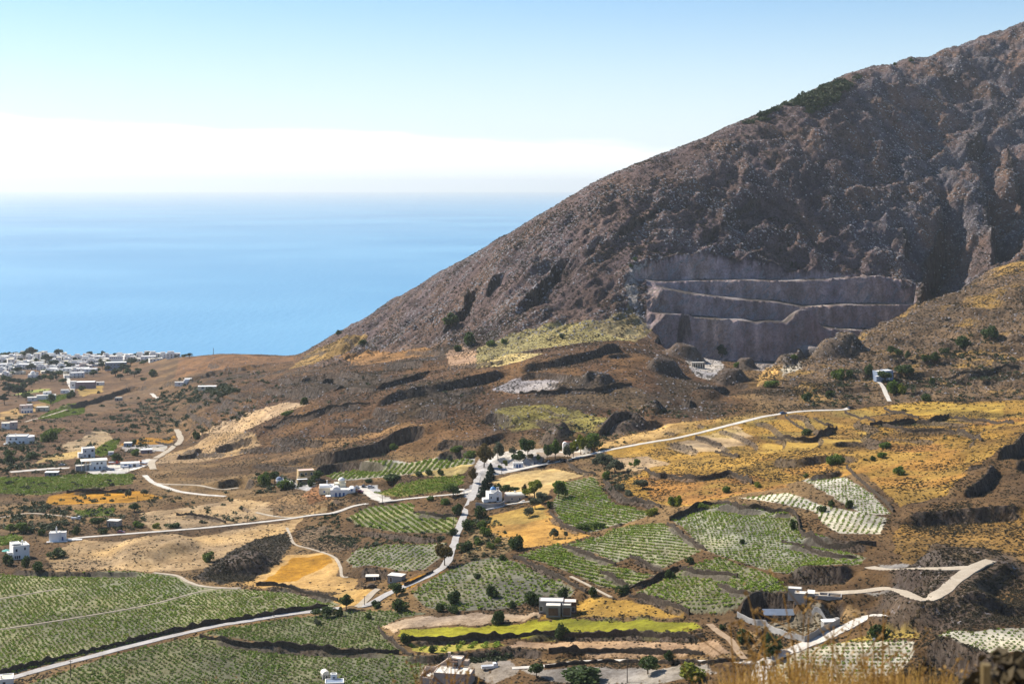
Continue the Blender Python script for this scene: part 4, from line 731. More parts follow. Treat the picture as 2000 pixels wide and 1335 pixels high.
for key, (ang, da, db, size, dk) in VROWS.items():
    w = VF[key][:, :2]; a = math.radians(ang); t = np.array((math.sin(a), math.cos(a))); q = np.array((math.cos(a), -math.sin(a))); c0 = w.mean(0); R = np.abs(w-c0).max()*1.6
    A, B = np.meshgrid(np.arange(-R, R, da), np.arange(-R, R, db)); A = A.ravel(); B = B.ravel()
    wob = 1.2*vnoise(c0[0]+A*t[0]+B*q[0], c0[1]+A*t[1]+B*q[1], 40, 121); B = B+wob; A = A+RNG.normal(0, .14*da, len(A)); B = B+RNG.normal(0, .06*db, len(A)); x = c0[0]+A*t[0]+B*q[0]; y = c0[1]+A*t[1]+B*q[1]
    ins = np.zeros(len(x), bool); n = len(w)
    for i in range(n):
        x1, y1 = w[i]; x2, y2 = w[(i+1) % n]
        if abs(y2-y1) > 1e-9: ins ^= ((y1 > y) != (y2 > y)) & (x < (x2-x1)*(y-y1)/(y2-y1)+x1)
    ins &= np.abs(x/y*FOC) < 1060
    gap = vnoise(x, y, 9, 131)+.6*vnoise(x, y, 26, 132); keep = ins & (RNG.uniform(0, 1, len(x)) < np.clip(1.05+.9*(gap+.2), .3, .98))
    rr = np.searchsorted(YS, y).clip(0, NR-1); cc = np.clip((((x/y)*FOC+U0-US[0])/DU).round().astype(int), 0, NC-1); keep &= ROADMASK[rr, cc] > .5; keep &= STEEP[rr, cc] < .4
    x, y = x[keep], y[keep]; s = 1.42*size*RNG.uniform(.7, 1.25, len(x))*(1+.35*vnoise(x, y, 18, 133)); P = np.stack([x, y, zat(x, y)-.03], 1)
    if key == 'pale': NEAR = [(P[i], s[i]) for i in range(len(x))]
    else: VP[dk].append(P); VSC[dk].append(s)
NEAR.sort(key=lambda q: q[0][1]); FARV = NEAR[280:]; NEAR = NEAR[:280]
if FARV: VP[1].append(np.array([q[0] for q in FARV])); VSC[1].append(np.array([q[1] for q in FARV]))
for dk in (0, 1): scatter('grapevines', np.concatenate(VP[dk]), np.concatenate(VSC[dk]), (VINE_P, VINED_P)[dk], sz=.95, seed=5+dk)
vm = [p.data for p in VINED_P]
for P, s in NEAR:
    o = bpy.data.objects.new('grapevine', vm[random.randrange(4)]); COL.objects.link(o); o.location = P; o.scale = (s, s, s*.95); o.rotation_euler = (0, 0, random.uniform(0, 6.28)); tag(o, 'low dark green bush vine in the pale pumice vineyard below the dirt road', 'grapevine', 'bush vines of the pale vineyard')
print('vines', sum(len(q) for q in VP[0]), sum(len(q) for q in VP[1]), len(NEAR))
# scrub cushions and stones
def scat(name, mask, n, lo, hi, protos, seed, sz=.8, tilt=.1, sink=.05):
    r = np.random.default_rng(seed); P = rand_on(mask, n, r); S = r.uniform(lo, hi, len(P))*r.uniform(.7, 1.3, len(P)); P[:, 2] -= sink*S; scatter(name, P, S, protos, tilt=tilt, seed=seed, sz=sz)
clump = sstep(-.05, .3, fbm(XX, YY, 30, 3, 141))
scat('dry_scrub', HILL*nv*(.25+clump), 26000, .5, 1.5, SCRUB_P, 11); scat('dry_scrub', SPUR*nv*(.25+clump), 20000, .6, 1.9, SCRUB_P, 12); scat('dry_scrub', MASK_M*(1-QMASK)*(.3+clump)*INVM*(CREST < .05), 30000, .9, 2.4, SCRUB_P, 13)
val = (1-HILL)*(1-SPUR)*(1-MASK_M)*nv; dens = KND[..., 1]*sstep(.12, .4, KND[..., 1]); scat('dry_scrub', val*dens*(.3+clump)*(YY < 1500), 70000, .4, 1.3, SCRUB_P, 14)
scat('dry_scrub', (STEEP > .4)*nv*(YY < 1500), 6000, .6, 1.5, SCRUB_P, 19)
scat('loose_rocks', MASK_M*(1-QMASK)*INVM*(CREST < .05)*KND[..., 0]*(.04+sstep(.05, .3, rug-.45)+sstep(.1,.4,n25)+.4*crag), 30000, .6, 2.4, ROCK_P, 15, sz=1.0, tilt=.8, sink=.25); scat('loose_rocks', SPUR*nv*KND[..., 0], 3500, .5, 1.6, ROCK_P, 16, tilt=.8); scat('loose_rocks', HILL*nv*(KND[..., 0]+.6*(STEEP > .5)), 4000, .5, 1.6, ROCK_P, 17, tilt=.8)
def patch(px):
    rs, cs, ins, w = inpoly(px, 4.0); m = np.zeros((NR, NC), np.float32); m[rs, cs] = ins; return m
gsc = lambda px, n, lo, hi, seed, protos=GSCRUB_P: scat('green_scrub', patch(px)*ROADMASK*(.2+clump), n, lo, hi, protos, seed, sz=.85)
gsc([270,790,300,770,370,755,440,750,470,765,430,780,350,785,300,800,265,800], 330, 3, 7, 21); gsc([200,800,280,800,340,790,300,830,230,840], 60, 3, 7, 22); gsc([0,870,60,860,120,872,130,890,60,900,0,905], 60, 3, 6, 23); gsc([0,900,140,900,200,905,120,912,0,925], 60, 2.5, 6, 24); gsc([0,985,90,990,130,1000,130,1035,60,1040,0,1040], 130, 2, 5, 25)
gsc([600,1010,690,1000,700,1040,790,1045,880,1050,870,1066,700,1070,640,1060,600,1040], 160, 1.2, 3.2, 26); gsc([900,1010,940,995,1010,1060,960,1095,890,1100,905,1060], 160, 1.2, 3.0, 27); gsc([1560,780,1640,720,1760,690,1900,640,2040,620,2040,780,1800,780,1740,790,1600,800], 420, 1.5, 4.0, 28); gsc([500,925,560,930,600,955,500,965], 60, 2, 4.5, 29)
gsc([400,1115,450,1076,500,1052,560,1040,570,1058,545,1095,500,1134,430,1142], 1500, .8, 1.7, 30, SCRUB_P); gsc([1478,229,1500,221,1530,208,1560,194,1600,177,1640,160,1655,158,1650,172,1625,203,1590,220,1572,222,1565,208,1545,206,1520,214,1500,224], 900, 7, 12, 31); gsc([1440,244,1480,231,1500,235,1470,242], 30, 4, 8, 32); gsc([1640,162,1690,145,1680,160,1650,180], 30, 4, 8, 33); gsc([1160,905,1220,905,1240,930,1200,955,1150,935], 60, 1.5, 3.5, 34); gsc([700,740,800,720,1000,760,1000,860,700,880,540,860], 60, 1.5, 3.5, 35); gsc([0,740,120,770,340,745,520,720,560,790,420,840,300,880,0,900], 420, 2.5, 6.5, 41); gsc([0,900,140,915,440,960,560,960,560,1015,220,1040,0,1040], 260, 1.5, 4.5, 42); gsc([640,985,740,1000,900,1000,880,1060,660,1050], 60, 1.2, 3, 43); gsc([1000,860,1180,800,1300,780,1460,800,1180,880,1040,880], 160, 1.2, 3.5, 44); gsc([860,1285,1000,1280,1000,1290,860,1290], 60, 1.5, 3, 36); gsc([1700,800,2040,790,2040,880,1600,930], 30, 1.5, 3.5, 37)
# ------------------------------------------------------------------ dry stone walls
M_STONE = simple_mat('dry_stone', (0.066, 0.052, 0.040), 0.95, 0.5, 1.2, 0.1, 0.25)
M_WHITE = simple_mat('whitewash', (0.80, 0.79, 0.76), 0.85, 0.05, 0.3); M_CREAM = simple_mat('cream_plaster', (0.70, 0.63, 0.47), 0.88, 0.07, 0.3); M_OCHRE = simple_mat('ochre_plaster', (0.50, 0.36, 0.19), 0.9, 0.1, 0.3)
M_BEIGE = simple_mat('beige_plaster', (0.52, 0.42, 0.34), 0.9, 0.1, 0.3); M_PINK = simple_mat('pink_plaster', (0.55, 0.42, 0.37), 0.9, 0.08, 0.3); M_GREYC = simple_mat('grey_concrete', (0.28, 0.27, 0.26), 0.92, 0.2, 0.4); M_LROOF = simple_mat('pale_roof', (0.66, 0.63, 0.56), 0.9, 0.1, 0.4)
M_BLUEH = simple_mat('slate_blue_plaster', (0.20, 0.25, 0.34), 0.85, 0.1, 0.3); M_GLASS = simple_mat('dark_glass', (0.03, 0.04, 0.06), 0.15, 0.1, 1.0, 0.5); M_BLUE = simple_mat('blue_paint', (0.035, 0.10, 0.27), 0.5, 0.1, 0.5); M_DOME = simple_mat('blue_dome_paint', (0.06, 0.22, 0.48), 0.45, 0.1, 0.5, 0.4)
M_BROWN = simple_mat('brown_wood', (0.10, 0.06, 0.04), 0.8, 0.2, 1.0); M_TILE = simple_mat('roof_tile', (0.36, 0.15, 0.09), 0.85, 0.2, 1.0); M_RUINC = simple_mat('brick_infill', (0.14, 0.085, 0.06), 0.95, 0.25, 1.5); M_METAL = simple_mat('zinc_sheet', (0.20, 0.24, 0.30), 0.45, 0.15, 0.6, 0.5, 0.0, 0.4); M_POLE = simple_mat('weathered_pole', (0.10, 0.08, 0.065), 0.9, 0.2, 2.0)
M_ROCKF = simple_mat('pumice_cut', (0.30, 0.27, 0.245), 0.95, 0.3, 0.5, 0.1, 0.3); M_MAUVE = simple_mat('mauve_render', (0.27, 0.215, 0.235), 0.9, 0.15, 0.4); M_CANVAS = simple_mat('green_canvas', (0.10, 0.34, 0.30), 0.8, 0.1, 1.0); M_TAUPE = simple_mat('taupe_plaster', (0.41, 0.33, 0.27), 0.9, 0.12, 0.35)
def stone_wall(px, label, h=1.1, w=.6, mat=None, group='dry stone walls between the fields', name='stone_wall'):
    p = smooth_line(castl(px), 8); L = np.r_[0, np.cumsum(np.hypot(*np.diff(p[:, :2], axis=0).T))]; n = max(int(L[-1]/1.1), 3); q = np.linspace(0, L[-1], n); p = np.stack([np.interp(q, L, p[:, i]) for i in range(3)], 1)
    rag = 1.0 if mat is None else .12
    p[:, :2] += rag*.35*np.stack([vnoise(p[:, 0], p[:, 1], 3, 161), vnoise(p[:, 0], p[:, 1], 3, 162)], 1); z = zat(p[:, 0], p[:, 1]); t = np.gradient(p[:, :2], axis=0); t /= np.linalg.norm(t, axis=1, keepdims=True)+1e-9; nr = np.stack([-t[:, 1], t[:, 0]], 1)
    hh = h*(1+rag*1.0*vnoise(p[:, 0], p[:, 1], 2.2, 163)+rag*.4*vnoise(p[:, 0], p[:, 1], 12, 164)); rows = []
    for off, f in ((-.5, -.5), (-.42, .9), (-.2, 1), (.2, 1), (.42, .9), (.5, -.5)): rows.append(np.column_stack([p[:, :2]+nr*(off*w*(1+rag*.4*vnoise(p[:, 0]+off*40, p[:, 1], 2, 165)))[:, None], z+hh*f+(rag*.12*RNG.normal(size=n) if f > 0 else 0)]))
    V = np.stack(rows, 1).reshape(-1, 3); ii = np.arange(n*6).reshape(n, 6); F = np.stack([ii[:-1, :-1], ii[1:, :-1], ii[1:, 1:], ii[:-1, 1:]], -1).reshape(-1, 4)[:, ::-1]
    return tag(link(name, mesh_np(name, V, F), mats=(mat or M_STONE,)), label, 'wall', group, 'thing')
for lab, h, px in [
 ('long dark stone wall along the upper side of the road below the big left vineyard', 1.7, [0,1317,150,1279,300,1243,400,1221,480,1209,560,1196,640,1184]),
 ('dark stone wall between the two green vineyards left of the beige bottom house', 1.5, [391,1245,440,1251,500,1259,580,1265,660,1270,740,1273,780,1276]),
 ('curving stone wall round the left tip of the yellow-green strip field', 1.2, [740,1226,748,1240,766,1250,782,1268,806,1280]),
 ('dark stone wall under the long yellow-green strip field', 1.5, [782,1252,872,1249,980,1244,1080,1238,1160,1240,1239,1237,1293,1240,1372,1243]),
 ('dark stone wall under the pale brown strip above the bottom path', 1.6, [1072,1275,1133,1272,1213,1272,1319,1274,1372,1278]),
 ('low stone wall along the lower edge of the bottom path', 1.1, [1064,1303,1114,1297,1186,1293,1266,1295,1372,1294,1450,1293]),
 ('diagonal stone wall down the left edge of the terraced vineyards', 1.3, [1003,1088,1048,1107,1080,1123,1114,1139,1144,1157]),
 ('short curved wall between the two upper terraced vineyards', 1.3, [1098,1067,1133,1078,1170,1091,1202,1102]),
 ('stone wall under the small middle vineyard terrace', 1.3, [1173,1118,1202,1131,1229,1147]),
 ('stone wall on the lower right of the fan vineyard corner', 1.4, [1229,1149,1266,1136,1293,1123,1330,1110]),
 ('stone wall below the crown vineyard on its left', 1.2, [1231,1088,1266,1102,1295,1118]),
 ('stone wall topping the yellowish apron vineyard', 1.3, [1324,1112,1372,1120,1441,1128]),
 ('short stone wall inside the apron vineyard on the right', 1.2, [1402,1144,1436,1155,1468,1165]),
 ('stone wall along the lower edge of the apron vineyard above the golden field', 1.4, [1229,1165,1266,1168,1300,1179,1346,1200]),
 ('straight wall between the crown vineyard and the big slope vineyard', 1.2, [1303,1024,1346,1054,1378,1075]),
 ('stone wall along the top left edge of the big slope vineyard', 1.6, [1308,1017,1346,998,1394,985,1452,992,1500,998]),
 ('curved stone wall at the lower left of the tongue vineyard', 1.4, [1074,1002,1093,1021,1120,1034,1144,1042]),
 ('dark stone wall snaking across the big slope vineyard on the right', 1.5, [1527,1059,1580,1072,1633,1088,1672,1091]),
 ('dark wall along the upper right edge of the slope vineyard', 1.6, [1500,999,1553,1007,1564,1043,1593,1053,1660,1064,1712,1066]),
 ('stone wall on the golden plateau below the straight track', 1.3, [1533,812,1551,829,1571,840]),
 ('long bent stone wall through the golden plateau with a bush on it', 1.6, [1500,855,1538,855,1576,857,1607,844,1635,837]),
 ('dark wall curving through the golden plateau under the blue house path', 1.6, [1699,831,1729,828,1780,823,1826,819,1854,812]),
 ('dark wall slanting down the golden plateau on the far right', 1.6, [1724,833,1767,839,1818,842,1857,844,1895,854,1918,862]),
 ('short stone wall slanting left of the ploughed strips on the plateau', 1.3, [1650,807,1678,817,1709,824]),
 ('second short stone wall on the golden plateau beside the track end', 1.2, [1589,817,1610,829,1627,833]),
 ('broken stone wall below the ploughed strips at the plateau top', 1.3, [1727,799,1755,807,1795,817]),
 ('stone wall running right from the plateau walls to the frame edge', 1.4, [1857,816,1895,821,1933,825,1980,828]),
 ('stone wall across the tan field beside the straight track', 1.3, [1359,853,1382,861,1408,871]),
 ('short wall between two tan fields at the foot of the track', 1.3, [1397,884,1420,886,1443,893]),
 ('long stone wall under the golden field right of the tree clump', 1.6, [1260,918,1285,930,1306,930,1357,935,1395,930,1433,927,1470,945]),
 ('stone wall slanting from the track beside the dark tree clump', 1.5, [1107,904,1132,920,1163,927]),
 ('stone wall down the right side of the tongue vineyard', 1.4, [1178,940,1217,973,1255,979,1290,991]),
 ('straight stone wall on the right of the upper pale vineyard', 1.5, [1653,914,1691,949,1724,977,1745,1000]),
 ('stone wall below the bright bowl vineyard beside the road', 1.3, [809,1002,846,1006,893,1009]),
 ('dark bank wall between the golden slope and the big left vineyard', 1.4, [500,1142,580,1152,660,1174]),
 ('dark wall under the dark green left vineyard', 1.5, [130,963,200,959,262,958]),
 ('stone wall along the golden strip above the road bend', 1.3, [790,1144,820,1130,845,1117]),
 ('stone wall over the dry hillock beside the left road', 1.1, [345,1006,400,1009,440,1021]),
 ('stone wall dividing the orange field from the grey net', 1.2, [304,864,320,868,345,872]),
 ('stone wall climbing the brown hill on its left crest', 1.3, [515,835,559,818,607,808,643,795,722,788]),
 ('dark stone wall across the shoulder of the brown hill', 1.5, [653,763,678,757,729,757,755,751,806,738,839,726]),
 ('dark stone wall under the pumice cut on the brown hill', 1.8, [1015,769,1066,767,1115,762,1173,762,1194,754,1234,754]),
 ('stone wall on the slope right of the blue house', 1.3, [1846,742,1908,728,1946,720,1990,717])]:
    stone_wall(px, lab, h)

ORD = 'first second third fourth fifth sixth seventh eighth ninth tenth eleventh twelfth thirteenth fourteenth fifteenth sixteenth seventeenth eighteenth nineteenth twentieth twenty-first twenty-second twenty-third twenty-fourth twenty-fifth twenty-sixth twenty-seventh twenty-eighth twenty-ninth thirtieth'.split()
# ------------------------------------------------------------------ trees and bushes
PL = [
 (945,913,30,40,'rust','tall tree with a yellowish top at the left of the road junction'), (973,902,20,32,'olive','thin grey tree behind the road wall at the junction'), (1031,902,28,42,'dark','tall dark tree behind the white car park'), (1016,906,26,22,'dark','low spreading dark tree in front of the small white gatehouse'),
 (1002,890,16,14,'olive','silver grey tree at the back of the car park'), (1069,903,16,34,'dark','slim dark tree first in the row along the track'), (1085,899,24,32,'tree','round crowned tree second in the row along the track'), (1108,896,14,24,'olive','thin sparse tree third in the row along the track'), (1120,894,18,30,'bright','yellow green tree fourth in the row along the track'), (1134,888,20,34,'bright','taller yellow green tree fifth in the row along the track'), (1160,886,32,38,'tree','largest tree at the right end of the row along the track'),
 (1035,904,12,12,'rust','small reddish shrub tree beside the white gatehouse'), (1051,906,9,13,'tree','tiny tree alone on the car park bank'), (987,914,9,15,'bright','small young tree in the car park island'), (976,918,8,10,'tree','round clipped tree beside the car park lamp'),
 (924,944,18,26,'rust','rusty topped roadside tree casting a shadow on the white junction'), (958,926,14,16,'conifer','conifer at the top of the dark row beside the junction'), (957,940,18,20,'conifer','second conifer of the dark row beside the junction'), (951,956,20,24,'conifer','third conifer of the dark row beside the junction'), (944,972,20,26,'conifer','lowest conifer of the dark row behind the blue domed chapel'),
 (1044,974,34,32,'bright','large round tree with a bright top right of the beige hall'), (974,958,14,12,'dark','dark tree behind the blue dome'), (990,966,20,18,'dark','dark tree between the chapel and the beige hall'), (1006,964,18,14,'dark','dark tree behind the beige vaulted hall'), (1025,974,12,24,'rust','narrow brownish tree at the right end of the beige hall'),
 (1035,1010,22,17,'olive','olive tree alone on the golden field below the hall'), (1045,995,22,22,'olive','grey olive tree above the lone olive'), (1056,983,22,20,'olive','olive tree beside the big round tree'), (1082,1053,16,19,'olive','small olive at the lower right of the golden chapel field'), (1104,1051,9,13,'olive','tiny olive furthest right in the golden chapel field'),
 (1013,1073,34,24,'bush','big round dark bush at the bottom of the golden chapel field'), (1092,975,28,34,'tree','leafy green tree at the left edge of the tongue vineyard'), (1075,992,12,16,'bush','dark bush at the wall corner left of the tongue vineyard'), (1140,990+45,26,14,'greenbush','green bush at the lower tip of the tongue vineyard'),
 (936,1012,28,24,'bush','dark bush on the right of the road below the chapel wall'), (918,1035,26,22,'bush','large bush right of the narrow road under the first one'), (943,1032,20,16,'greenbush','green bush beside the golden chapel field'), (950,1048,24,18,'greenbush','spreading green bush on the slope right of the road'), (906,1078,30,22,'bush','dark bush on the road edge lowest below the chapel'), (932,1064,20,14,'greenbush','small green bush on the slope above the lowest roadside bush'), (960,1072,18,12,'greenbush','bush under the slope left of the round dark bush'), (972,1060,14,10,'brightbush','yellow green bush beside the round dark bush'),
 (896,1005,26,18,'bush','dark bush left of the road opposite the chapel wall'), (885,972,32,26,'tree','big green tree at the left corner of the white junction'), (870,985,22,16,'greenbush','green bush below the big tree left of the junction'), (842,978,16,10,'greenbush','small green bush by the left road'), (885,1046,18,14,'bush','dark bush left of the road beside the flat grey vineyard'),
 (868,1106,30,44,'rust','tall dark roadside tree at the bend of the main road'), (676,1193,28,26,'dark','round dark tree where the dirt track leaves the road'), (774,1165,30,24,'dark','dark bushy tree at the end of the golden strip'), (785,1195,32,26,'bush','large dark bush in the vineyard below the road'), (731,1187,24,13,'bush','low bush on the road edge between the two dark trees'), (637,1207,30,20,'dark','wide dark tree in the middle vineyard below the road'), (615,1205,18,15,'dark','left neighbour of the wide dark tree in the middle vineyard'), (665,1203,14,16,'bush','small dark bush under the round roadside tree'), (620,1221,15,11,'olivebush','grey bush inside the middle vineyard'), (722,1209,14,13,'bush','round bush inside the middle vineyard on its right'),
 (890,1181,32,24,'bush','large dark bush in the roadside vineyard'), (859,1195,22,16,'bush','bush at the lower edge of the roadside vineyard'), (888,1198,24,15,'bush','second bush at the lower edge of the roadside vineyard'), (957,1168,28,22,'bush','dark bush in the right half of the roadside vineyard'), (1000,1188,16,14,'bush','small bush left of the concrete house'), (1045,1181,34,27,'bush','big round bush just left of the concrete house'), (1103,1173,26,20,'bush','round bush behind the concrete house on the right'), (1077,1173,14,10,'bush','smallest bush behind the concrete house'), (930,1130,16,12,'bush','bush near the top of the roadside vineyard'), (980,1095,14,10,'bush','bush on the top edge of the roadside vineyard'),
 (1158,1166,18,19,'bush','dark bush at the lower end of the diagonal wall'), (1215,1165,26,24,'bush','dark bush at the lower corner of the fan vineyard'), (1306,1131,22,16,'bush','dark bush at the wall crossing between the terraced vineyards'), (1349,1102,18,14,'bush','dark bush at the lower right corner of the crown vineyard'), (1165,1032,28,16,'greenbush','green bush on the lower edge of the tongue vineyard'), (1275,1005,30,12,'brightbush','yellow green bushes above the crown vineyard'), 
 (973,1219,30,24,'bush','round bush on the pale brown strip field'), (788,1255,22,21,'bush','dark bush at the left tip of the yellow green strip'), (1095,1251,28,28,'bush','dark bush on the wall under the yellow green strip'), (844,1275,16,14,'bush','dark bush among the saplings'), (1266,1318,36,33,'dark','broad dark tree on the pale plot at the bottom'), (1308,1300,20,25,'dark','tree beside the bottom path with a long shadow'), (1452,1258,34,28,'bush','dark bush on the slope above the two wheel tracks'), (1412,1229,12,11,'bush','small bush at the end of the yellow green strip'), (1503,1284,46,38,'bush','big dark bush below the walled cave yard'), (1717,1250,40,30,'bush','round dark bush on the grass above the pale vineyard'), (1048,1325,26,30,'dark','dark tree at the bottom left of the pale plot'), (1150,1335,90,26,'bush','long dark hedge bush at the bottom edge below the pale plot'), (1350,1330,60,30,'brightbush','bright green bush at the bottom edge right of the broad tree'), (1490,1300,14,12,'bush','little bush where the bottom path meets the dirt road'),
 (1255,956,28,18,'olive','spreading olive tree on the golden field'), (1212,958,18,13,'olivebush','grey olive bush left of the spreading olive'), (1228,968,18,14,'olivebush','grey bush nearest the tongue vineyard corner'), (1185,936,20,16,'greenbush','green bush in the dip below the golden field'), (1243,914,14,17,'tree','small green tree above the golden field wall'), (1232,912,8,9,'tree','tiny tree left of the small green tree'), (1178,912,32,24,'olive','leafless grey tree clump beside the track'), (1202,924,28,24,'olive','second grey tree of the clump below the track'), (1165,905,20,16,'olivebush','grey bush at the upper edge of the tree clump'), (1326,1000,18,28,'bright','yellow green tree above the slope vineyard'), (1316,988,20,18,'greenbush','dark green bush left of the yellow green tree'), (1372,992,20,10,'greenbush','flat green bush on the upper wall of the slope vineyard'), (1420,962,22,12,'greenbush','green bush on the bank above the slope vineyard'), (1480,952,18,10,'brightbush','yellow green bush left of the upper pale vineyard'),
 (1576,850,24,13,'bush','dark bush on the bent plateau wall'), (1635,907,34,20,'greenbush','wide green bush on the plateau bank'), (1725,894,20,11,'greenbush','round green bush in the middle of the golden plateau'), (1728,874,26,11,'greenbush','flat green bush above the round one on the plateau'), (1705,899,13,8,'bush','smallest bush on the golden plateau'), (1757,928,24,16,'greenbush','green bush on the brown slope below the plateau'), (1605,1000,18,14,'bush','dark bush left between the two pale vineyards'), (1625,990,14,12,'bush','middle dark bush between the two pale vineyards'), (1660,992,18,15,'bush','right dark bush between the two pale vineyards'), (1552,1035,14,24,'bush','dark upright bush at the edge of the slope vineyard'), (1575,932,10,8,'greenbush','small bush at the tip of the upper pale vineyard'), (1450,1062,12,9,'bush','lone dark bush inside the big slope vineyard'),
 (1730,746,24,22,'dark','dark tree standing in front of the blue house'), (1747,770,30,26,'greenbush','bright green bush beside the white path to the blue house'), (1762,770,18,18,'brightbush','yellow green bush right of the white path'), (1762,738,24,24,'dark','dark tree on the right wall of the blue house'), (1778,735,20,14,'bush','dark bush behind the blue house garden'), (1637,741,26,20,'greenbush','light green bush on the rocky slope left of the blue house'), (1660,738,18,16,'bush','dark bush right of the light green slope bush'), (1700,735,20,18,'bush','dark bush beside the yard of the blue house'), (1740,693,14,16,'dark','small dark tree above the blue house'), (1757,704,14,20,'dark','upright dark tree above the blue house'), (1774,703,12,16,'dark','right one of the upright trees above the blue house'), (1822,750,14,12,'bush','round dark bush alone right of the blue house'), (1810,710,16,14,'bush','dark bush at the foot of the yellow grass streak'), (1828,712,18,20,'dark','dark tree at the foot of the yellow grass streak'), (1882,680,30,22,'bush','large dark bush high on the near right slope'), (1845,690,18,12,'bush','dark bush left of the large one on the near right slope'), (1940,660,34,20,'bush','dark bushes near the frame edge on the near right slope'), (1810,783,26,14,'bush','dark bush in the shade above the plateau edge'), (1620,775,22,14,'bush','dark bush above the straight track end'), (1580,783,26,14,'bush','dark bush left above the straight track end'),
 (404,1097,22,19,'greenbush','lone green bush on the dry hillock'), (190,1031,26,22,'dark','round dark tree beside the small grey shed'), (262,1000,22,15,'dark','dark tree on the dry field above the left road'), (148,1044,14,16,'bush','dark bush on the left road beside the white chapel house'), (198,1043,18,11,'bush','bush on the roadside below the round dark tree'), (266,1030,24,12,'greenbush','light green bush on the roadside right of the grey shed'), (305,1032,18,10,'brightbush','yellow green bush further along the left road'), (335,1031,26,10,'bush','dark low bush on the left road below the dry field'), (112,1088,36,16,'bush','long dark hedge beside the path to the blue white house'), (72,1118,26,18,'bush','dark bush at the corner of the big left vineyard'), (48,1108,18,24,'bush','upright dark bush in front of the blue white house'), (10,1105,26,20,'bush','dark bush at the left edge above the big vineyard'), (250,972,12,14,'olive','left olive on the orange field'), (279,968,14,12,'olive','right olive on the orange field'), (18,1042,24,16,'tree','leafy tree at the left edge above the garden vines'), (42,1042,24,20,'tree','leafy tree right of the one at the left edge'), (78,1045,18,14,'bush','dark bush left of the white chapel house'),
 (380,858,18,14,'bush','dark round bush beside the dirt road crossing'), (225,905,22,18,'dark','dark tree beside the white flat roofed villa'), (155,905,14,11,'bush','dark bush left of the white villa yard'), (62,897,28,13,'bush','dark flat bush on the brown slope left of the villas'), (15,890,26,12,'bush','dark bush at the left edge left of the villas'), (42,882,10,11,'bush','small round bush between two flat bushes'), (14,905,24,16,'bush','lower dark bush at the left edge'), (96,862,34,24,'greenbush','wide dark green bush under the four vine trellises'), (260,867,12,10,'bush','bush beside the blue grey shed'), (265,890,20,14,'greenbush','green bush under the grey netted plot'),
 (515,948,26,24,'greenbush','wide green tree left of the ochre house yard'), (535,945,20,26,'dark','dark tree in front of the small blue dome'), (556,955,34,18,'greenbush','green bush below the small blue dome'), (620,942,22,22,'dark','dark tree right of the ochre house'), (608,950,14,16,'bush','dark bush between the ochre house and the white winery'), (590,942,12,14,'bush','dark bush under the ochre house awning'), (878,885+18,12,14,'olive','small grey tree in the vine strip under the hill'), (890,893,24,14,'greenbush','green bush above the vine strip'), (918,893,28,12,'greenbush','wide green bush above the vine strip'), (818,930,18,9,'bush','first dark bush below the vine strip'), (840,928,16,12,'bush','second dark bush below the vine strip'), (858,928,16,10,'bush','third dark bush below the vine strip'), (765,940,40,12,'bush','long dark hedge above the wild vineyard'), (720,942,18,8,'bush','short dark hedge above the villa car park'), (768,880,16,14,'greenbush','green bush in the shade of the big hill bank'), (594,790,18,14,'bush','dark bush on the crest of the brown hill'), (560,811,24,10,'greenbush','green bush on the straw field of the hill'),
 (881,642,30,26,'dark','large tree at the foot of the mountain'), (917,675,26,26,'bush','dark bush under the large tree at the mountain foot'), (893,686,20,14,'bush','small dark bush left under the mountain foot'), (960,676,18,12,'greenbush','green bush on the straw shelf at the mountain foot'), (985,672,12,10,'greenbush','small green bush at the right end of the straw shelf'), (640,658,14,10,'bush','dark bush low on the mountain skyline'), (660,654,12,8,'bush','second bush low on the mountain skyline'), (708,676,18,10,'bush','dark bush on the terraces under the mountain'), (1242,512,10,9,'bush','bush on the left rim of the quarry'), (1232,524,8,7,'bush','lower bush on the left rim of the quarry'), (1410,703,20,22,'olive','pale tree on the quarry floor'), (1440,716,16,12,'greenbush','green bush by the quarry mouth'), (1552,705,14,9,'greenbush','green bush on the pale ground beside the quarry'), (1505,755,30,12,'greenbush','green bush in the gully below the quarry'), (1098,660,10,9,'bush','dark bush on the scree left of the quarry'), (1780,122,10,7,'bush','bush on the mountain skyline'), (1748,128,8,6,'bush','left bush on the mountain skyline'),
 (32,730,20,14,'pine','pine at the left of the town wood'), (15,772,24,18,'pine','big dark pine at the left edge below the town'), (36,775,26,20,'pine','dark pine right of the big one at the left edge'), (50,782,20,16,'dark','low dark tree beside the pink house'), (8,790,20,18,'pine','lower pine at the left edge'), (98,790,14,20,'dark','dark tree right of the beige house'), (122,750,14,12,'dark','dark tree beside the white town road'), (140,775,16,12,'bush','dark bush at the bend below the town road'), (158,762,14,9,'bush','bush below the mauve wall'), (133,778,14,10,'bush','dark bush beside the low vineyard on the left'), (182,735,16,12,'dark','dark tree on the slope beside the mauve walled building'), (298,735,18,14,'bush','round dark bush on the slope under the town'), (280,742,12,6,'bush','flat bush left of the round one under the town'),
 (62,728-2,20,14,'pine','dark pine beside the small domed church'), (135,724,18,14,'pine','pine at the head of the white town road'), (150,712,14,14,'pine','pine between the town roofs'), (88,712,22,18,'pine','tall dark pine in the middle of the town'), (105,718,22,14,'pine','second pine in the middle of the town'), (255,716,24,16,'pine','dark pine wood tip beside the town'), (240,728,24,16,'pine','dark pine below the wood tip'), (225,735,22,14,'pine','dark pine left in the wood beside the town'), (262,737,20,14,'pine','dark pine right in the wood beside the town'), (200,722,14,14,'pine','dark pine in front of the blue white town block'), (280,712,14,8,'dark','dark tree beside the pergola at the town end')]
for p_ in PL: plant(*p_)
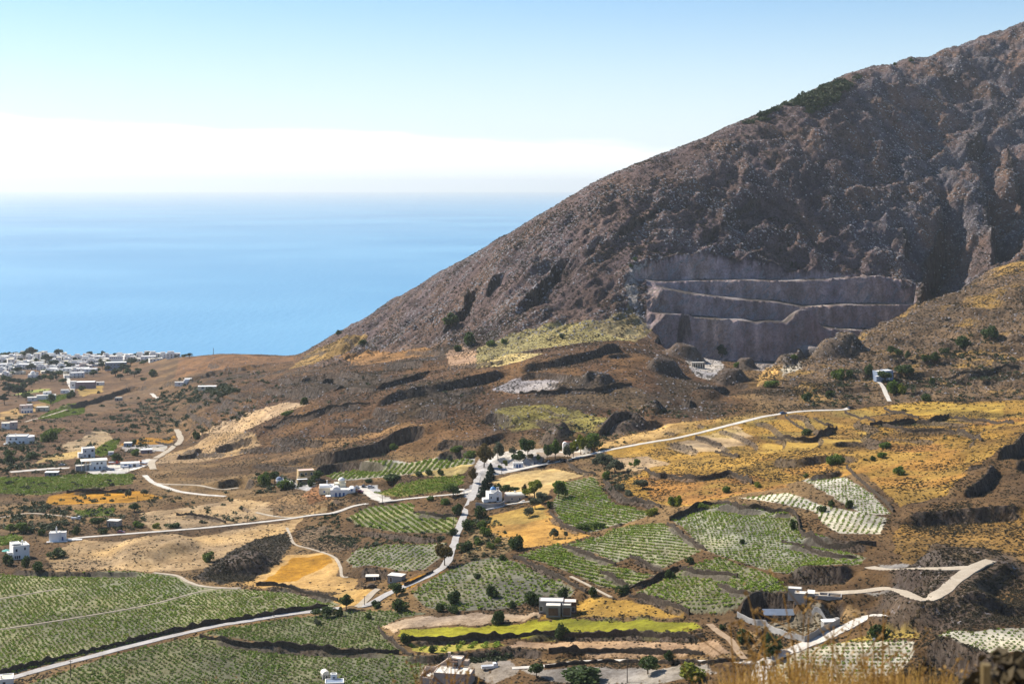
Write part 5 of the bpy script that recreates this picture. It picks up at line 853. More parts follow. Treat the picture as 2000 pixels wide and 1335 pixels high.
for i, (u, w, h) in enumerate([(5,16,12),(18,14,11),(30,14,12),(42,14,14),(58,24,19),(73,12,11),(81,6,6),(94,8,9),(112,20,16),(123,8,7),(146,6,6),(175,14,12),(193,12,10),(200,10,12),(225,12,9),(248,14,8),(271,16,10),(295,24,12),(317,16,6),(334,7,6),(344,8,5),(357,9,7),(370,18,8)]):
    plant(u, 700 if u < 100 else 699, w, h, 'pine' if i % 3 else 'dark', 'dark seaside tree on the shore behind the town, '+ORD[i]+' from the left', 'trees along the shore')
for i, (u, v) in enumerate(sorted([(6,742),(16,746),(26,748),(36,750),(46,750),(56,748),(66,746),(76,744),(86,740),(12,755),(28,758),(44,756),(60,753),(96,732),(104,736),(114,732),(120,726),(98,742)])):
    plant(u, v+3, 14, 12, 'pine' if i % 2 else 'dark', 'dark pine in the grove below the domed church, '+ORD[i]+' from the left', 'pine grove below the town')
for i, (u, v, h) in enumerate(sorted([(12,712,9),(24,722,8),(40,708,9),(52,716,10),(70,708,8),(78,722,10),(100,706,8),(118,706,8),(128,716,9),(142,722,8),(160,708,9),(168,724,9),(178,716,9),(190,728,10),(196,710,8),(212,712,9),(246,712,10),(266,706,7),(290,708,8),(305,704,6),(20,734,9),(84,728,8),(110,742,8),(210,726,11),(222,722,11),(248,732,12),(234,742,11),(270,728,10)])):
    plant(u, v, h*1.2, h, ('pine', 'dark', 'dark')[i % 3], 'dark tree standing among the houses of the seaside town, '+ORD[i]+' from the left', 'trees among the town houses')
# ------------------------------------------------------------------ buildings
def ground(u, v): c = cast(u, v); return c
class House:
    """an Empty at the building's foot; px gives where its front foot stands in the photograph, rz turns it"""
    def __init__(s, name, u, v, label, rz=0.0, cat='house', group=None, back=0.0, low=1.2, pos=None):
        c = cast(u, v) if pos is None else pos; s.k = c[1]/FOC; s.z0 = -low; x, y = c[0], c[1]+back
        s.r = empty(name, (x, y, float(zat(x, y)) if pos is None else c[2]), rz); tag(s.r, label, cat, group, 'thing')
    def block(s, x0, x1, y0, y1, h, mat, z0=None, parapet=.35, roof=None, name='wall', taper=0.0):
        z = s.z0 if z0 is None else z0; m = MB(); t = .28; p = parapet
        m.box(x0, x1, y0, y1, z, h-.004, taper, taper)
        if p > 0:
            a, b, c, d = x0+taper, x1-taper, y0+taper, y1-taper
            m.box(a, b, c, c+t, h, h+p); m.box(a, b, d-t, d, h, h+p); m.box(a, a+t, c+t, d-t, h, h+p); m.box(b-t, b, c+t, d-t, h, h+p)
        w = m.build(name, mat, s.r)
        e = t if p > 0 else -.15; MB().box(x0+e+taper+.01, x1-e-taper-.01, y0+e+taper+.01, y1-e-taper-.01, h+.003, h+(.06 if p > 0 else .22)).build('roof', roof or M_LROOF, s.r); return w
    def win(s, x, z, w=.9, h=1.2, face='F', at=0.0, mat=None, frame=None, name='window'):
        """window or door on the plane face F (y=at), R or L (x=at)"""
        fm = MB(); pm = MB(); t = .09; d = .05
        def bx(m, a0, a1, z0, z1, o0, o1):
            if face == 'F': m.box(a0, a1, at-o1, at-o0, z0, z1)
            elif face == 'R': m.box(at+o0, at+o1, a0, a1, z0, z1)
            else: m.box(at-o1, at-o0, a0, a1, z0, z1)
        a, b = x-w/2, x+w/2; bx(fm, a-t, b+t, z+h, z+h+t, -.06, d); bx(fm, a-t, b+t, z-t, z, -.06, d+.03); bx(fm, a-t, a, z, z+h, -.06, d); bx(fm, b, b+t, z, z+h, -.06, d)
        f = fm.build(name, frame or M_WHITE, s.r); bx(pm, a, b, z, z+h, -.05, .02); pm.build('pane' if name == 'window' else 'leaf', mat or M_GLASS, f); return f
    def door(s, x, w=1.0, h=2.1, face='F', at=0.0, mat=None, z=0.02): return s.win(x, z, w, h, face, at, mat or M_BLUE, None, 'door')
    def part(s, m, name, mat, smooth=False): return m.build(name, mat, s.r, smooth)
    def dome(s, x, y, z, r, drum, wall, mat, n=16):
        MB().lathe(x, y, [(r*1.0, z-.4), (r*1.0, z+drum), (r*1.08, z+drum), (r*1.08, z+drum+.12)], n).build('drum', wall, s.r)
        MB().lathe(x, y, [(r*1.02*math.cos(a), z+drum+.10+r*.92*math.sin(a)) for a in np.linspace(0, math.pi/2*.98, 8)], n).build('dome', mat, s.r, True)
    def cross(s, x, y, z): MB().box(x-.05, x+.05, y-.05, y+.05, z, z+.9).box(x-.3, x+.3, y-.04, y+.04, z+.52, z+.62).build('cross', M_WHITE, s.r)
    def chimney(s, x, y, z, h=1.4, w=.55, mat=None): MB().box(x-w/2, x+w/2, y-w/2, y+w/2, z-.3, z+h).box(x-w*.65, x+w*.65, y-w*.65, y+w*.65, z+h+.002, z+h+.18).build('chimney', mat or M_WHITE, s.r)
# white winery with its little dome
h = House('winery', 655, 968, 'white and cream winery with a small dome and long vaulted roofs beside the car park', .10, 'winery')
h.block(-9.5, -1.0, 4.0, 10.5, 3.6, M_CREAM, parapet=.25); m = MB().vault(-9.3, -1.0, 5.0, 10.4, 3.7, 1.8, 10, 'x'); h.part(m, 'vault', M_WHITE)
h.block(-1.0, 5.8, 6.0, 12.0, 5.6, M_CREAM); h.dome(3.4, 8.4, 5.6, 1.9, 1.6, M_CREAM, M_WHITE); h.block(-2.8, 7.4, -2.0, 5.2, 3.6, M_WHITE, parapet=.3); MB().vault(-1.8, 2.6, -.8, 4.0, 3.5, 1.9, 10, 'y').build('vault', M_WHITE, h.r)
h.block(7.42, 11.4, -2.6, 5.0, 2.6, M_WHITE, parapet=0); MB().vault(7.42, 11.4, -2.6, 5.0, 2.84, 1.9, 12, 'y').build('vault', M_WHITE, h.r)
for x, z in ((8.4, .9), (10.2, .9), (9.4, 3.1)): h.win(x, z, .9, 1.0, 'F', -2.6, M_BLUE)
for x in (.4, 2.6, 4.8): h.door(x, 1.1, 2.2, 'F', -2.0)
h.win(-6.4, 1.2, 1.0, 1.1, 'F', 4.0, M_BLUE); h.win(2.0, 4.0, .8, 1.0, 'F', 6.0); h.chimney(-5.0, 8, 5.3, 2.2); MB().box(-5.6, -2.8, -2.4, 1.5, -1, .35).build('terrace', M_WHITE, h.r)
for x in (-5.2, -3.9): MB().tube([(x, -1.2, .3), (x, -1.2, 2.6)], .09).build('pergola_post', M_BROWN, h.r)
# ochre house and the small blue-domed chapel beside it
h = House('villa', 600, 940, 'ochre two storey villa with a brown shaded side under the hill bank', .30, 'villa')
h.block(-5.2, 4.8, 1.0, 8.0, 6.4, M_OCHRE, parapet=.3, roof=M_PINK); h.block(-6.4, 1.8, -2.6, 1.0, 3.0, M_OCHRE, parapet=.5); h.block(4.8, 8.2, 3, 8, 4.4, M_PINK); MB().box(-6.9, -.6, -5.2, -2.6, 2.5, 2.65).build('awning', M_WHITE, h.r)
for x in (-6.7, -3.7, -.8): MB().box(x-.08, x+.08, -5.15, -5.0, -1, 2.5).build('post', M_BROWN, h.r)
for x, z in ((-3.4, 3.9), (-.6, 3.9), (2.8, 3.9)): h.win(x, z, 1.1, 1.3, 'F', 1.0)
h.win(-4.6, .4, 1.8, 2.0, 'F', -2.6); h.win(3.4, 3.9, 1.6, 1.2, 'R', 4.8, M_BROWN)
h = House('chapel', 547, 950, 'small chapel with a pale blue dome half hidden by green trees', .15, 'chapel'); h.block(-2.2, 2.2, 0, 4.6, 3.4, M_WHITE); h.dome(-.6, 2.4, 3.4, 1.9, .5, M_WHITE, M_BLUEH); h.block(2.2, 7.6, 1.0, 4.0, 2.4, M_WHITE, parapet=.15); h.door(.6, 1.0, 2.0); MB().box(1.4, 2.0, .3, .9, 3.4, 5.4).build('belfry', M_WHITE, h.r)
# roadside chapel
h = House('chapel', 968, 979, 'whitewashed roadside chapel with a bright blue dome and a gable belfry', .22, 'chapel')
h.block(-3.7, 3.4, 0, 7.6, 4.1, M_WHITE, parapet=.3); h.dome(-.6, 3.6, 4.1, 1.55, 1.5, M_WHITE, M_DOME); h.cross(-.6, 3.6, 7.1)
MB().add([(-1.2, -.25, -1), (3.4, -.25, -1), (3.4, -.25, 4.6), (1.1, -.25, 5.9), (-1.2, -.25, 4.6), (-1.2, .05, -1), (3.4, .05, -1), (3.4, .05, 4.6), (1.1, .05, 5.9), (-1.2, .05, 4.6)], [(0, 1, 2, 3, 4), (9, 8, 7, 6, 5), (0, 5, 6, 1), (1, 6, 7, 2), (2, 7, 8, 3), (3, 8, 9, 4), (4, 9, 5, 0)]).build('gable', M_WHITE, h.r)
h.door(1.1, 1.3, 2.4, 'F', -.25, M_GLASS); h.win(1.1, 3.5, .7, .7, 'F', -.25, M_CREAM); h.win(-2.4, 1.6, .6, 1.1, 'F', 0)
b = MB().box(.5, .8, -.2, .1, 5.4, 7.2).box(1.4, 1.7, -.2, .1, 5.4, 7.2).box(.4, 1.8, -.22, .12, 7.2, 7.5).build('belfry', M_WHITE, h.r); MB().lathe(1.1, -.05, [(.25, 6.2), (.16, 6.7), (.02, 6.8)], 8).build('bell', M_BROWN, b); MB().box(-6.8, -4.2, -1.4, 2.6, -1, 1.9).build('annex', M_WHITE, h.r)
for k in range(4): MB().box(.3-k*.1, 1.9+k*.1, -.75-k*.35, -.3-k*.35, -.9, .35-k*.2).build('step', M_WHITE, h.r)
tag(stone_wall([929,990,940,991,960,992,978,990,985,986], 'grey rendered retaining wall round the chapel yard', 2.4, .6, M_GREYC, None, 'yard_wall'), kind='thing'); tag(stone_wall([948,996,975,991,990,986,1012,983,1025,978], 'white low kerb wall along the path under the chapel', .6, .6, M_WHITE, None, 'yard_wall'), kind='thing')
h = House('hall', 1006, 980, 'beige vaulted hall with two small windows beside the chapel', .06, 'hall'); h.block(-5.0, 5.2, 0, 6, 3.0, M_BEIGE, parapet=0, roof=M_BEIGE); MB().vault(-5.0, 5.2, .1, 5.9, 3.22, 1.3, 10, 'x').build('vault', M_LROOF, h.r); h.win(-1.6, 1.2, .9, 1.0); h.win(2.4, 1.2, .9, 1.0); MB().box(-5.6, -5.0, -.2, 1, -1, 4.6).build('buttress', M_PINK, h.r); h.chimney(0, 3, 4.2, .9)
h = House('gatehouse', 1012, 913, 'small white gatehouse with two blue doors at the white car park', .05, 'gatehouse'); h.block(-2.9, 2.9, 0, 3.6, 2.6, M_WHITE, parapet=.3); h.door(-.6, 1.0, 2.0); h.door(1.0, 1.0, 2.0); h.win(-2.0, 1.1, .6, .8)
h = House('shelter', 898, 966, 'open white roofed shelter on posts at the junction corner', .1, 'shelter'); MB().box(-2.6, 2.6, -.2, 2.6, 2.5, 2.7).build('roof', M_LROOF, h.r)
for x, y in ((-2.3, 0), (2.3, 0), (-2.3, 2.3), (2.3, 2.3)): MB().box(x-.12, x+.12, y-.12, y+.12, -1, 2.5).build('post', M_WHITE, h.r)
h = House('cottage', 1110, 873, 'little pinkish cottage with a tiled roof among dark rocks above the tree row', .1, 'house', low=3); h.block(-2.4, 2.6, 0, 4, 3.2, M_PINK, parapet=0, roof=M_TILE); h.block(-3.6, -.8, -2.4, 0, 2.4, M_WHITE, parapet=.2); h.win(.8, 1.2)
MB().vault(-3.4, -.9, -2.3, -.2, 2.5, 1.0, 8, 'y').build('vault', M_WHITE, h.r)
h = House('water_tank', 1126, 868, 'round white water tank behind the tree row', 0, 'tank', low=3); MB().lathe(0, 0, [(1.3, -3), (1.3, 2.2), (1.25, 2.5), (.5, 2.9), (.02, 3.0)], 14).build('tank_body', M_WHITE, h.r)
# the pair of white villas on the left
h = House('villa', 174, 893, 'white two storey villa with a dark arched door standing behind the flat roofed villa', .42, 'villa'); h.block(-4.6, 4.2, 0, 7, 6.6, M_WHITE, parapet=.4); h.block(-7.4, -4.6, 1, 6, 3.2, M_WHITE); h.win(-2.6, 4.2, 1.0, 1.2); h.win(2.4, 4.2, 1.6, 1.6); h.door(.2, 1.6, 2.4, mat=M_GLASS); h.win(-2.9, 1, .9, 1.2); h.win(3, 4.2, 1, 1.3, 'R', 4.2)
h = House('villa', 182, 918, 'wide white villa with an overhanging flat roof and grey yard wall', .34, 'villa'); h.block(-2.5, 9.0, 0, 8, 3.0, M_WHITE, parapet=.1); h.block(-1.2, 9.0, 0, 8, 6.2, M_WHITE, z0=3.16, parapet=0); MB().box(-8.2, 9.6, -.8, 8.6, 6.45, 6.75).build('roof_slab', M_LROOF, h.r)
for x in (-7.6, -4.8, -2.2): MB().box(x-.2, x+.2, -.4, 0, -1, 6.44).build('column', M_WHITE, h.r)
h.block(-11.5, -2.5, .5, 7, 3.2, M_GREYC, parapet=.4)
for x in (2.8, 5.6): h.win(x, 4.0, 1.3, 1.3)
for x in (1.0, 4.5): h.win(x, .6, 1.2, 1.8)
h.win(2, 4, 1.2, 1.3, 'R', 9.0); MB().box(6.5, 9.6, -2.6, -.2, 2.0, 2.2).build('awning', M_BLUEH, h.r)
h = House('shed', 249, 872, 'pale blue flat roofed shed beside the grey netted plot', .1, 'shed'); h.block(-3, 3, 0, 5, 2.8, M_BLUEH, parapet=0); h.door(0, 1.2, 2.0, mat=M_GLASS)
h = House('hut', 216, 889, 'tiny white hut with a dark window among the vines of the left villas', .1, 'hut'); h.block(-1.9, 1.9, 0, 3, 2.6, M_WHITE, parapet=.1); h.win(.3, 1.0, .9, .9)
h = House('workshop', 286, 885, 'low purple grey workshop with a white roof by the dirt road', .2, 'workshop'); h.block(-4, 4, 0, 6, 2.6, M_MAUVE, parapet=0, roof=M_WHITE); h.door(1.5, 1.6, 2.0, mat=M_BROWN)
h = House('warehouse', 254, 912, 'long low white roofed warehouse in the yard right of the villas', .25, 'warehouse'); h.block(-6.5, 6.5, 0, 7, 2.7, M_WHITE, parapet=.15); h.door(-3, 2.0, 2.1, mat=M_BLUE); h.door(3, 2.0, 2.1, mat=M_GLASS)
h = House('canopy_shed', 104, 930, 'dark open shed with a white roof above the left green vineyard', .1, 'shed'); h.block(-5.6, 3.0, 0, 5, 2.6, M_MAUVE, parapet=0, roof=M_WHITE); h.win(-2, .6, 2.2, 1.6); h.win(1.2, .6, 1.6, 1.6)
h = House('shed', 219, 1028, 'small taupe concrete shed with a pale flat roof by the left road', -.2, 'shed'); h.block(-3.2, 3.4, 0, 4.6, 3.0, M_TAUPE, parapet=0); h.win(1.8, 1.2, .8, .8); h.door(-1.4, 1.0, 2.0, mat=M_BROWN)
h = House('house', 43, 1091, 'tall blue white house with stepped roofs just above the big left vineyard', .55, 'house'); h.block(-4.2, 3.6, 0, 8, 6.2, M_WHITE, parapet=.5); h.block(-4.2, 0, 2.5, 8, 7.0, M_WHITE, z0=6.8, parapet=.3); h.block(-6.2, -4.2, 1.5, 5, 3.2, M_WHITE); h.chimney(.8, 3, 6.4, 2.0)
h.win(-2.6, 3.9, .9, 1.3); h.win(1.4, 4.3, .8, 1.3); 
for x in (-3.2, -2.2, -1.2): h.win(x, .4, .8, 1.5)
h.win(3, 3.8, .8, 1.3, 'R', 3.6); h.win(6, .8, .9, 1.4, 'R', 3.6)
h = House('parasol', 12, 1083, 'pale green garden parasol beside the tall blue white house', 0, 'parasol'); MB().tube([(0, 0, -.5), (0, 0, 2.6)], .05).build('pole', M_BROWN, h.r); MB().lathe(0, 0, [(2.2, 2.1), (1.2, 2.55), (.03, 2.9)], 8).build('canopy', M_CANVAS, h.r)
h = House('chapel', 109, 1057, 'cubic white chapel house with a thin belfry beside the left road', .18, 'chapel'); h.block(-3.4, 1.6, 0, 5, 4.2, M_WHITE, parapet=.3); h.block(1.6, 4.8, 1.5, 5.2, 4.0, M_WHITE, parapet=.3); MB().box(-.4, .4, 2, 2.6, 4.2, 6.6).box(-.14, .14, 2.1, 2.5, 6.6, 7.4).build('belfry', M_WHITE, h.r); h.door(3.2, .9, 2.0, 'F', 1.5); MB().box(-4.5, 6, -1.6, -.1, -1, .3).build('terrace', M_WHITE, h.r); MB().box(6, 13, 0, 2, -1, .5).build('parapet_wall', M_WHITE, h.r)
h = House('villa', 33, 867, 'large curved white villa with a terrace and drive at the left edge', .15, 'villa'); h.block(-8.5, 7.5, 0, 11, 5.8, M_WHITE, parapet=.6)
for x in (-5, -.6): h.win(x, 3.4, 1.4, 1.6)
for x in (-6, -2, 2.2, 5): h.win(x, .3, 1.6, 2.0)
MB().lathe(7.5, 5.5, [(5.4, -1), (5.4, 5.0), (5.4, 5.5)], 18).build('round_bay', M_WHITE, h.r); MB().box(-10, 4, -3, -.1, -1, 1.0).build('terrace', M_WHITE, h.r); h.chimney(-2, 6, 6.1, 1.4)
h = House('house', 19, 838, 'pinkish white cubic house behind the large curved villa', .3, 'house'); h.block(-7, 0, 0, 8, 5.4, M_WHITE, roof=M_CREAM); h.block(0, 6.5, -1, 7, 6.2, M_PINK); h.win(3, 3.6, 1.2, 1.4, 'F', -1); h.win(-3.4, 3.2, 1.2, 1.3)
h = House('house', 50, 806, 'pink three storey house with a white lower terrace beside the dark pines', .2, 'house'); h.block(-6.5, -.3, 2, 9, 7.2, M_PINK); h.block(-.3, 6.2, 1, 9, 7.6, M_PINK); h.block(-4, 7.2, -4, 1, 3.6, M_WHITE, parapet=.4); h.win(-3.4, 4.6, 1.2, 1.5, 'F', 2); h.win(3, 4.8, 1.2, 1.4, 'F', 1)
for x in (-2.6, .4, 3, 5.8): h.win(x, .6, 1.6, 2.0, 'F', -4, M_BLUE)
h = House('house', 82, 803, 'flat beige house right of the pink house', .1, 'house'); h.block(-6.5, 6, 0, 8, 4.0, M_CREAM); h.win(-3, 1.2, 1.3, 1.4); h.win(2.2, 1.2, 1.3, 1.4)
h = House('villa', 86, 782, 'long white villa with three dark windows above a green vine plot', .32, 'villa'); h.block(-8, 13, 0, 9, 5.6, M_WHITE); h.block(-1, 8, 9, 16, 8.2, M_WHITE); h.block(-18, -8, -1, 7, 4.0, M_WHITE)
for x in (3, 6.4, 9.8): h.win(x, 3.0, 1.6, 1.5)
h.win(-12, 1.5, 1.4, 1.4, 'F', -1); h.win(3, 6.4, 1.3, 1.2, 'F', 9)
h = House('house', 130, 768, 'small white house pair beside the bend of the town road', .2, 'house'); h.block(-7, 2, 0, 7, 4, M_WHITE); h.block(2, 9, -3, 4, 3, M_WHITE); h.win(-3, 1.4, 1.3, 1.3)
h = House('warehouse', 166, 759, 'plain mauve walled warehouse with a white roof beside the town road', .12, 'warehouse'); h.block(-12, 12, 0, 12, 8.4, M_MAUVE, parapet=.2, roof=M_WHITE); h.block(-19, -12, 3, 12, 8.8, M_WHITE); h.win(-15.5, 3.4, 1.8, 2, 'F', 3)
h = House('cottage', 194, 752, 'small white cottage with a dark front beside the mauve warehouse', .2, 'house'); h.block(-7, 6, 0, 7, 3.8, M_WHITE); h.win(-2, .8, 2.6, 2.0)
h = House('villa', 364, 751, 'long low white house with a curved roof alone on the green slope', .22, 'villa'); h.block(-3, 10, 0, 8, 4.6, M_WHITE, parapet=.2); MB().vault(-2, 6, .3, 7.7, 4.8, 2.2, 10, 'x').build('vault', M_WHITE, h.r); h.block(-13, -3, -3, 4, 3.2, M_WHITE); h.win(2, 1.6, 1.4, 1.4); h.win(-8, 1, 1.4, 1.4, 'F', -3)
h = House('house', 404, 760, 'flat white roofed bungalow with dark openings right of the long low house', .1, 'house'); h.block(-9, 9, 0, 7, 2.8, M_CREAM, parapet=0, roof=M_WHITE); h.win(-4, .6, 2.6, 1.8); h.win(3, .6, 3, 1.8)
h = House('stable', 231, 782, 'small grey stone stable among bushes on the left slope', .1, 'stable'); h.block(-4, 4, 0, 5, 3.2, M_GREYC, parapet=.2); h.door(-1, 1.6, 2.2, mat=M_GLASS)
h = House('house', 1729, 743, 'slate blue house with a terrace and white trim on the near right slope', .28, 'house'); h.block(-5.2, .6, 1.0, 8, 6.2, M_BLUEH, parapet=.2); h.block(.6, 6.2, 0, 8, 6.6, M_BLUEH, parapet=.2, roof=M_WHITE); h.block(-8.6, -3.6, -3.2, 1.0, 3.4, M_BLUEH, parapet=.2, roof=M_WHITE); h.win(3.0, .6, .9, 2.0, mat=M_WHITE); h.win(3.2, 4.2, 1.6, 1.2); h.door(-1.8, .9, 2, 'F', 1.0, M_WHITE, 3.4); h.win(-6, 1.2, 1, 1.1, 'F', -3.2)
for k in range(4): MB().box(-3.4, -2.2, .2-k*.7, .9-k*.7, -1, 3.2-k*.75).build('stair', M_WHITE, h.r)
# unfinished concrete house
h = House('concrete_house', 1089, 1201, 'unfinished grey concrete house with pale roof slabs and brick infill above the yellow green field', -.06, 'house', low=2.0)
h.block(-7.2, 2.2, 2.0, 7.5, 4.6, M_GREYC, parapet=.25); h.block(-4.2, 1.0, -1.4, 2.0, 4.0, M_GREYC, parapet=0); h.block(1.8, 5.2, -1.0, 2.0, 4.0, M_GREYC, parapet=.3); h.block(2.2, 7.2, 2.0, 7.0, 4.4, M_RUINC, parapet=.2)
for x, w in ((-1.6, 3.6), (3.5, 2.6)): MB().box(x-w/2, x+w/2, -1.62 if x < 0 else -1.18, -1.43 if x < 0 else -1.03, .4, 3.2).build('brick_infill', M_RUINC, h.r)
for x in (-4.2, -3.7, .6, 1.0): MB().box(x-.16, x+.16, -1.8, -1.44, -1.6, 4.0).build('column', M_GREYC, h.r)
for x in (-6.4, 6.0): h.win(x, 1.0, 1.2, 1.8, 'F', 2.0)
h = House('shed', 770, 1137, 'grey flat roofed shed at the top of the golden strip', -.35, 'shed'); h.block(-3.2, 3.4, 0, 4.6, 2.8, M_GREYC, parapet=0, roof=M_LROOF); h.door(-1.6, 1.0, 2.0, mat=M_BROWN)
h = House('stone_hut', 727, 1133, 'low ruined stone hut with a pale flat roof beside dark trees', .05, 'hut'); h.block(-2.9, 2.8, 0, 3.8, 1.6, M_STONE, parapet=0, roof=M_LROOF); h.door(1.0, .9, 1.4, mat=M_GLASS)
h = House('ruined_barn', 726, 1148, 'small arched white stone ruin under the low stone hut', .1, 'ruin'); MB().vault(-2.2, 2.2, 0, 2.4, -.4, 2.0, 8, 'y').build('vault', M_STONE, h.r); MB().box(-3.6, -2.2, 0, .6, -1, .9).build('wall', M_STONE, h.r)
# the beige house at the bottom edge
h = House('house', 872, 1338, 'large beige house with swooping parapet walls and roof terraces at the bottom edge', -.20, 'house', low=4)
h.block(-4.6, 6.4, 0, 7.5, 4.0, M_BEIGE, parapet=.25); h.block(6.4, 8.2, 1, 7.5, 4.0, M_TAUPE, parapet=.2); h.block(-1.2, 3.4, 8.2, 12, 6.4, M_BEIGE, parapet=.3); h.block(-8.6, -4.6, -1.2, 5.4, 2.4, M_BEIGE, parapet=.2)
for pts in ([(-4.9, -.3, 4.6), (-5.4, -.3, 3.2), (-6.4, -.3, 2.9), (-8.7, -.3, 2.7)], [(-8.6, 5.6, 4.4), (-6.5, 6.6, 3.9), (-5.0, 7.4, 4.3), (-2.0, 9.4, 6.2), (-1.3, 10.2, 7.4)], [(-8.9, -1.3, 3.2), (-8.9, 2.0, 3.4), (-8.7, 5.5, 4.3)]):
    p = smooth_line(np.array(pts), 5); m = MB()
    for i in range(len(p)-1):
        a, b = p[i], p[i+1]; d = Vector((b[0]-a[0], b[1]-a[1], 0)).normalized(); n = Vector((-d.y, d.x, 0))*.17; m.add([(a[0]-n.x, a[1]-n.y, -3), (b[0]-n.x, b[1]-n.y, -3), (b[0]+n.x, b[1]+n.y, -3), (a[0]+n.x, a[1]+n.y, -3), (a[0]-n.x, a[1]-n.y, a[2]), (b[0]-n.x, b[1]-n.y, b[2]), (b[0]+n.x, b[1]+n.y, b[2]), (a[0]+n.x, a[1]+n.y, a[2])], [(0, 1, 5, 4), (2, 3, 7, 6), (4, 5, 6, 7), (1, 2, 6, 5), (3, 0, 4, 7)])
    m.build('parapet', M_BEIGE, h.r)
h.win(1.2, .7, 1.2, 1.5, mat=M_BLUEH); h.win(4.9, 1.4, .6, .7); h.door(1.4, 1.6, 2.2, 'F', 8.2, M_GLASS, 4.1); h.chimney(-1.4, 9.6, 6.6, 1.6, .8, M_BEIGE); MB().box(3.6, 5.6, 8.6, 11, 4.2, 6.0).build('roof_hut', M_TAUPE, h.r); MB().box(-1.5, 2.2, 6.4, 8.1, 5.9, 6.05).build('pergola', M_BROWN, h.r)
for x in (-1.3, 2.0): MB().box(x-.1, x+.1, 6.5, 6.7, 4.05, 5.9).build('post', M_BROWN, h.r)
h = House('barrel_hut', 637, 1326, 'tiny white barrel roofed chapel in the lower green vineyard', .40, 'chapel'); h.block(-1.4, 1.4, 0, 3.4, 1.9, M_GREYC, parapet=0, roof=M_LROOF); MB().vault(-1.5, 1.5, -.1, 3.5, 2.12, 1.25, 10, 'y').build('vault', M_LROOF, h.r); h.r.scale = (.85, .85, .85); h.door(.2, .8, 1.7, mat=M_GLASS)
h = House('terrace_house', 652, 1336, 'white terraces with a blue pool cover below the barrel roofed chapel', .1, 'house', low=3); h.block(-3, 3.4, -2, 2.4, 1.0, M_WHITE, parapet=.3, roof=M_BLUEH); h.block(-1.2, 1.0, 2.4, 4.2, 2.4, M_WHITE); h.win(0, .9, .8, 1, 'F', 2.4)
h = House('yellow_roof_house', 8, 1342, 'corner of a white house with a pale yellow roof at the bottom left edge', .3, 'house', low=3); h.block(-6, 3.0, 0, 6, 2.6, M_WHITE, roof=M_CREAM); h.chimney(-1, 2, 2.6, 1.0); h.win(0, .8)
# pumice cave yard on the right
h = House('cave_shed', 1545, 1216, 'blue grey lean-to roof against the dark cave wall with an arched cave door', .0, 'shed', low=1.5, back=2.0)
MB().add([(-9, 0, 2.3), (2.6, 0, 2.3), (2.6, 3.6, 3.5), (-9, 3.6, 3.5), (-9, 0, 2.2), (2.6, 0, 2.2), (2.6, 3.6, 3.4), (-9, 3.6, 3.4)], [(0, 1, 2, 3), (7, 6, 5, 4), (0, 4, 5, 1), (1, 5, 6, 2), (2, 6, 7, 3), (3, 7, 4, 0)]).build('sheet_roof', M_METAL, h.r)
for x in (-8.6, -5.8, -3, -.2, 2.4): MB().box(x-.09, x+.09, .1, .28, -1.5, 2.2).build('post', M_BROWN, h.r)
m = MB().vault(2.9, 6.1, 2.6, 3.6, 1.2, 2.0, 12, 'y').box(2.9, 6.1, 2.61, 3.6, -1.5, 1.2); m.build('cave_door_surround', M_GREYC, h.r); MB().vault(3.4, 5.6, 2.4, 3.3, 1.2, 1.45, 12, 'y').box(3.4, 5.6, 2.41, 3.3, -1.4, 1.19).build('cave_door', M_GLASS, h.r)
W = lambda px, lab, hh, w=.35, mat=M_GREYC: tag(stone_wall(px, lab, hh, w, mat, None, 'yard_wall'), kind='thing')
W([1440,1204,1455,1212,1475,1220,1500,1229,1530,1242,1572,1254], 'long grey concrete yard wall in front of the cave', 2.0); W([1572,1254,1590,1246,1612,1232,1640,1219], 'right grey concrete yard wall of the cave beside the dirt road', 2.2); W([1585,1205,1610,1210,1640,1216], 'back concrete wall of the cave yard below the slope', 1.8)
h = House('yard_hut', 1622, 1226, 'white flat roofed concrete hut in the corner of the cave yard', .12, 'hut'); h.block(-2.2, 2.2, 0, 3.0, 2.0, M_GREYC, parapet=0, roof=M_WHITE); h.door(1.0, .8, 1.6, mat=M_BLUEH)
h = House('concrete_ruin', 1572, 1166, 'roofless grey concrete rooms with pale floors above the cave', -.25, 'ruin', low=2); h.block(-6.0, -1.2, 2, 5, 2.2, M_GREYC, parapet=.1); h.block(-3.4, .8, -2.4, 1.2, 1.8, M_GREYC, parapet=.1); h.block(.9, 3.2, -.6, 4, 1.5, M_GREYC, parapet=0)
for a in ((3.4, 12.5, -1.6, -1.2), (12.1, 12.5, -1.2, 3.0), (5.0, 12.1, 2.6, 3.0), (7.6, 8.0, -1.2, 2.6)): MB().box(*a, -2, 1.4).build('wall', M_GREYC, h.r)
h = House('rock_house', 1363, 717, 'pale cave house with a row of columns cut into the rock below the quarry', .05, 'cave house', low=5, back=-3); h.block(-5, 5, 0, 5, 4.0, M_ROCKF, parapet=.2)
for x in (-4, -2.2, -.4, 1.4, 3.2): MB().box(x-.25, x+.25, -.4, -.05, -1, 3.6).build('column', M_CREAM, h.r); h.win(x+.9, .4, 1.1, 2.6, mat=M_BROWN)
MB().box(-5.4, 5.4, -.8, 0, 3.7, 4.3).build('lintel', M_ROCKF, h.r); MB().box(-6.5, 2.5, -5.5, -.9, -5, -.6).build('terrace', M_LROOF, h.r)
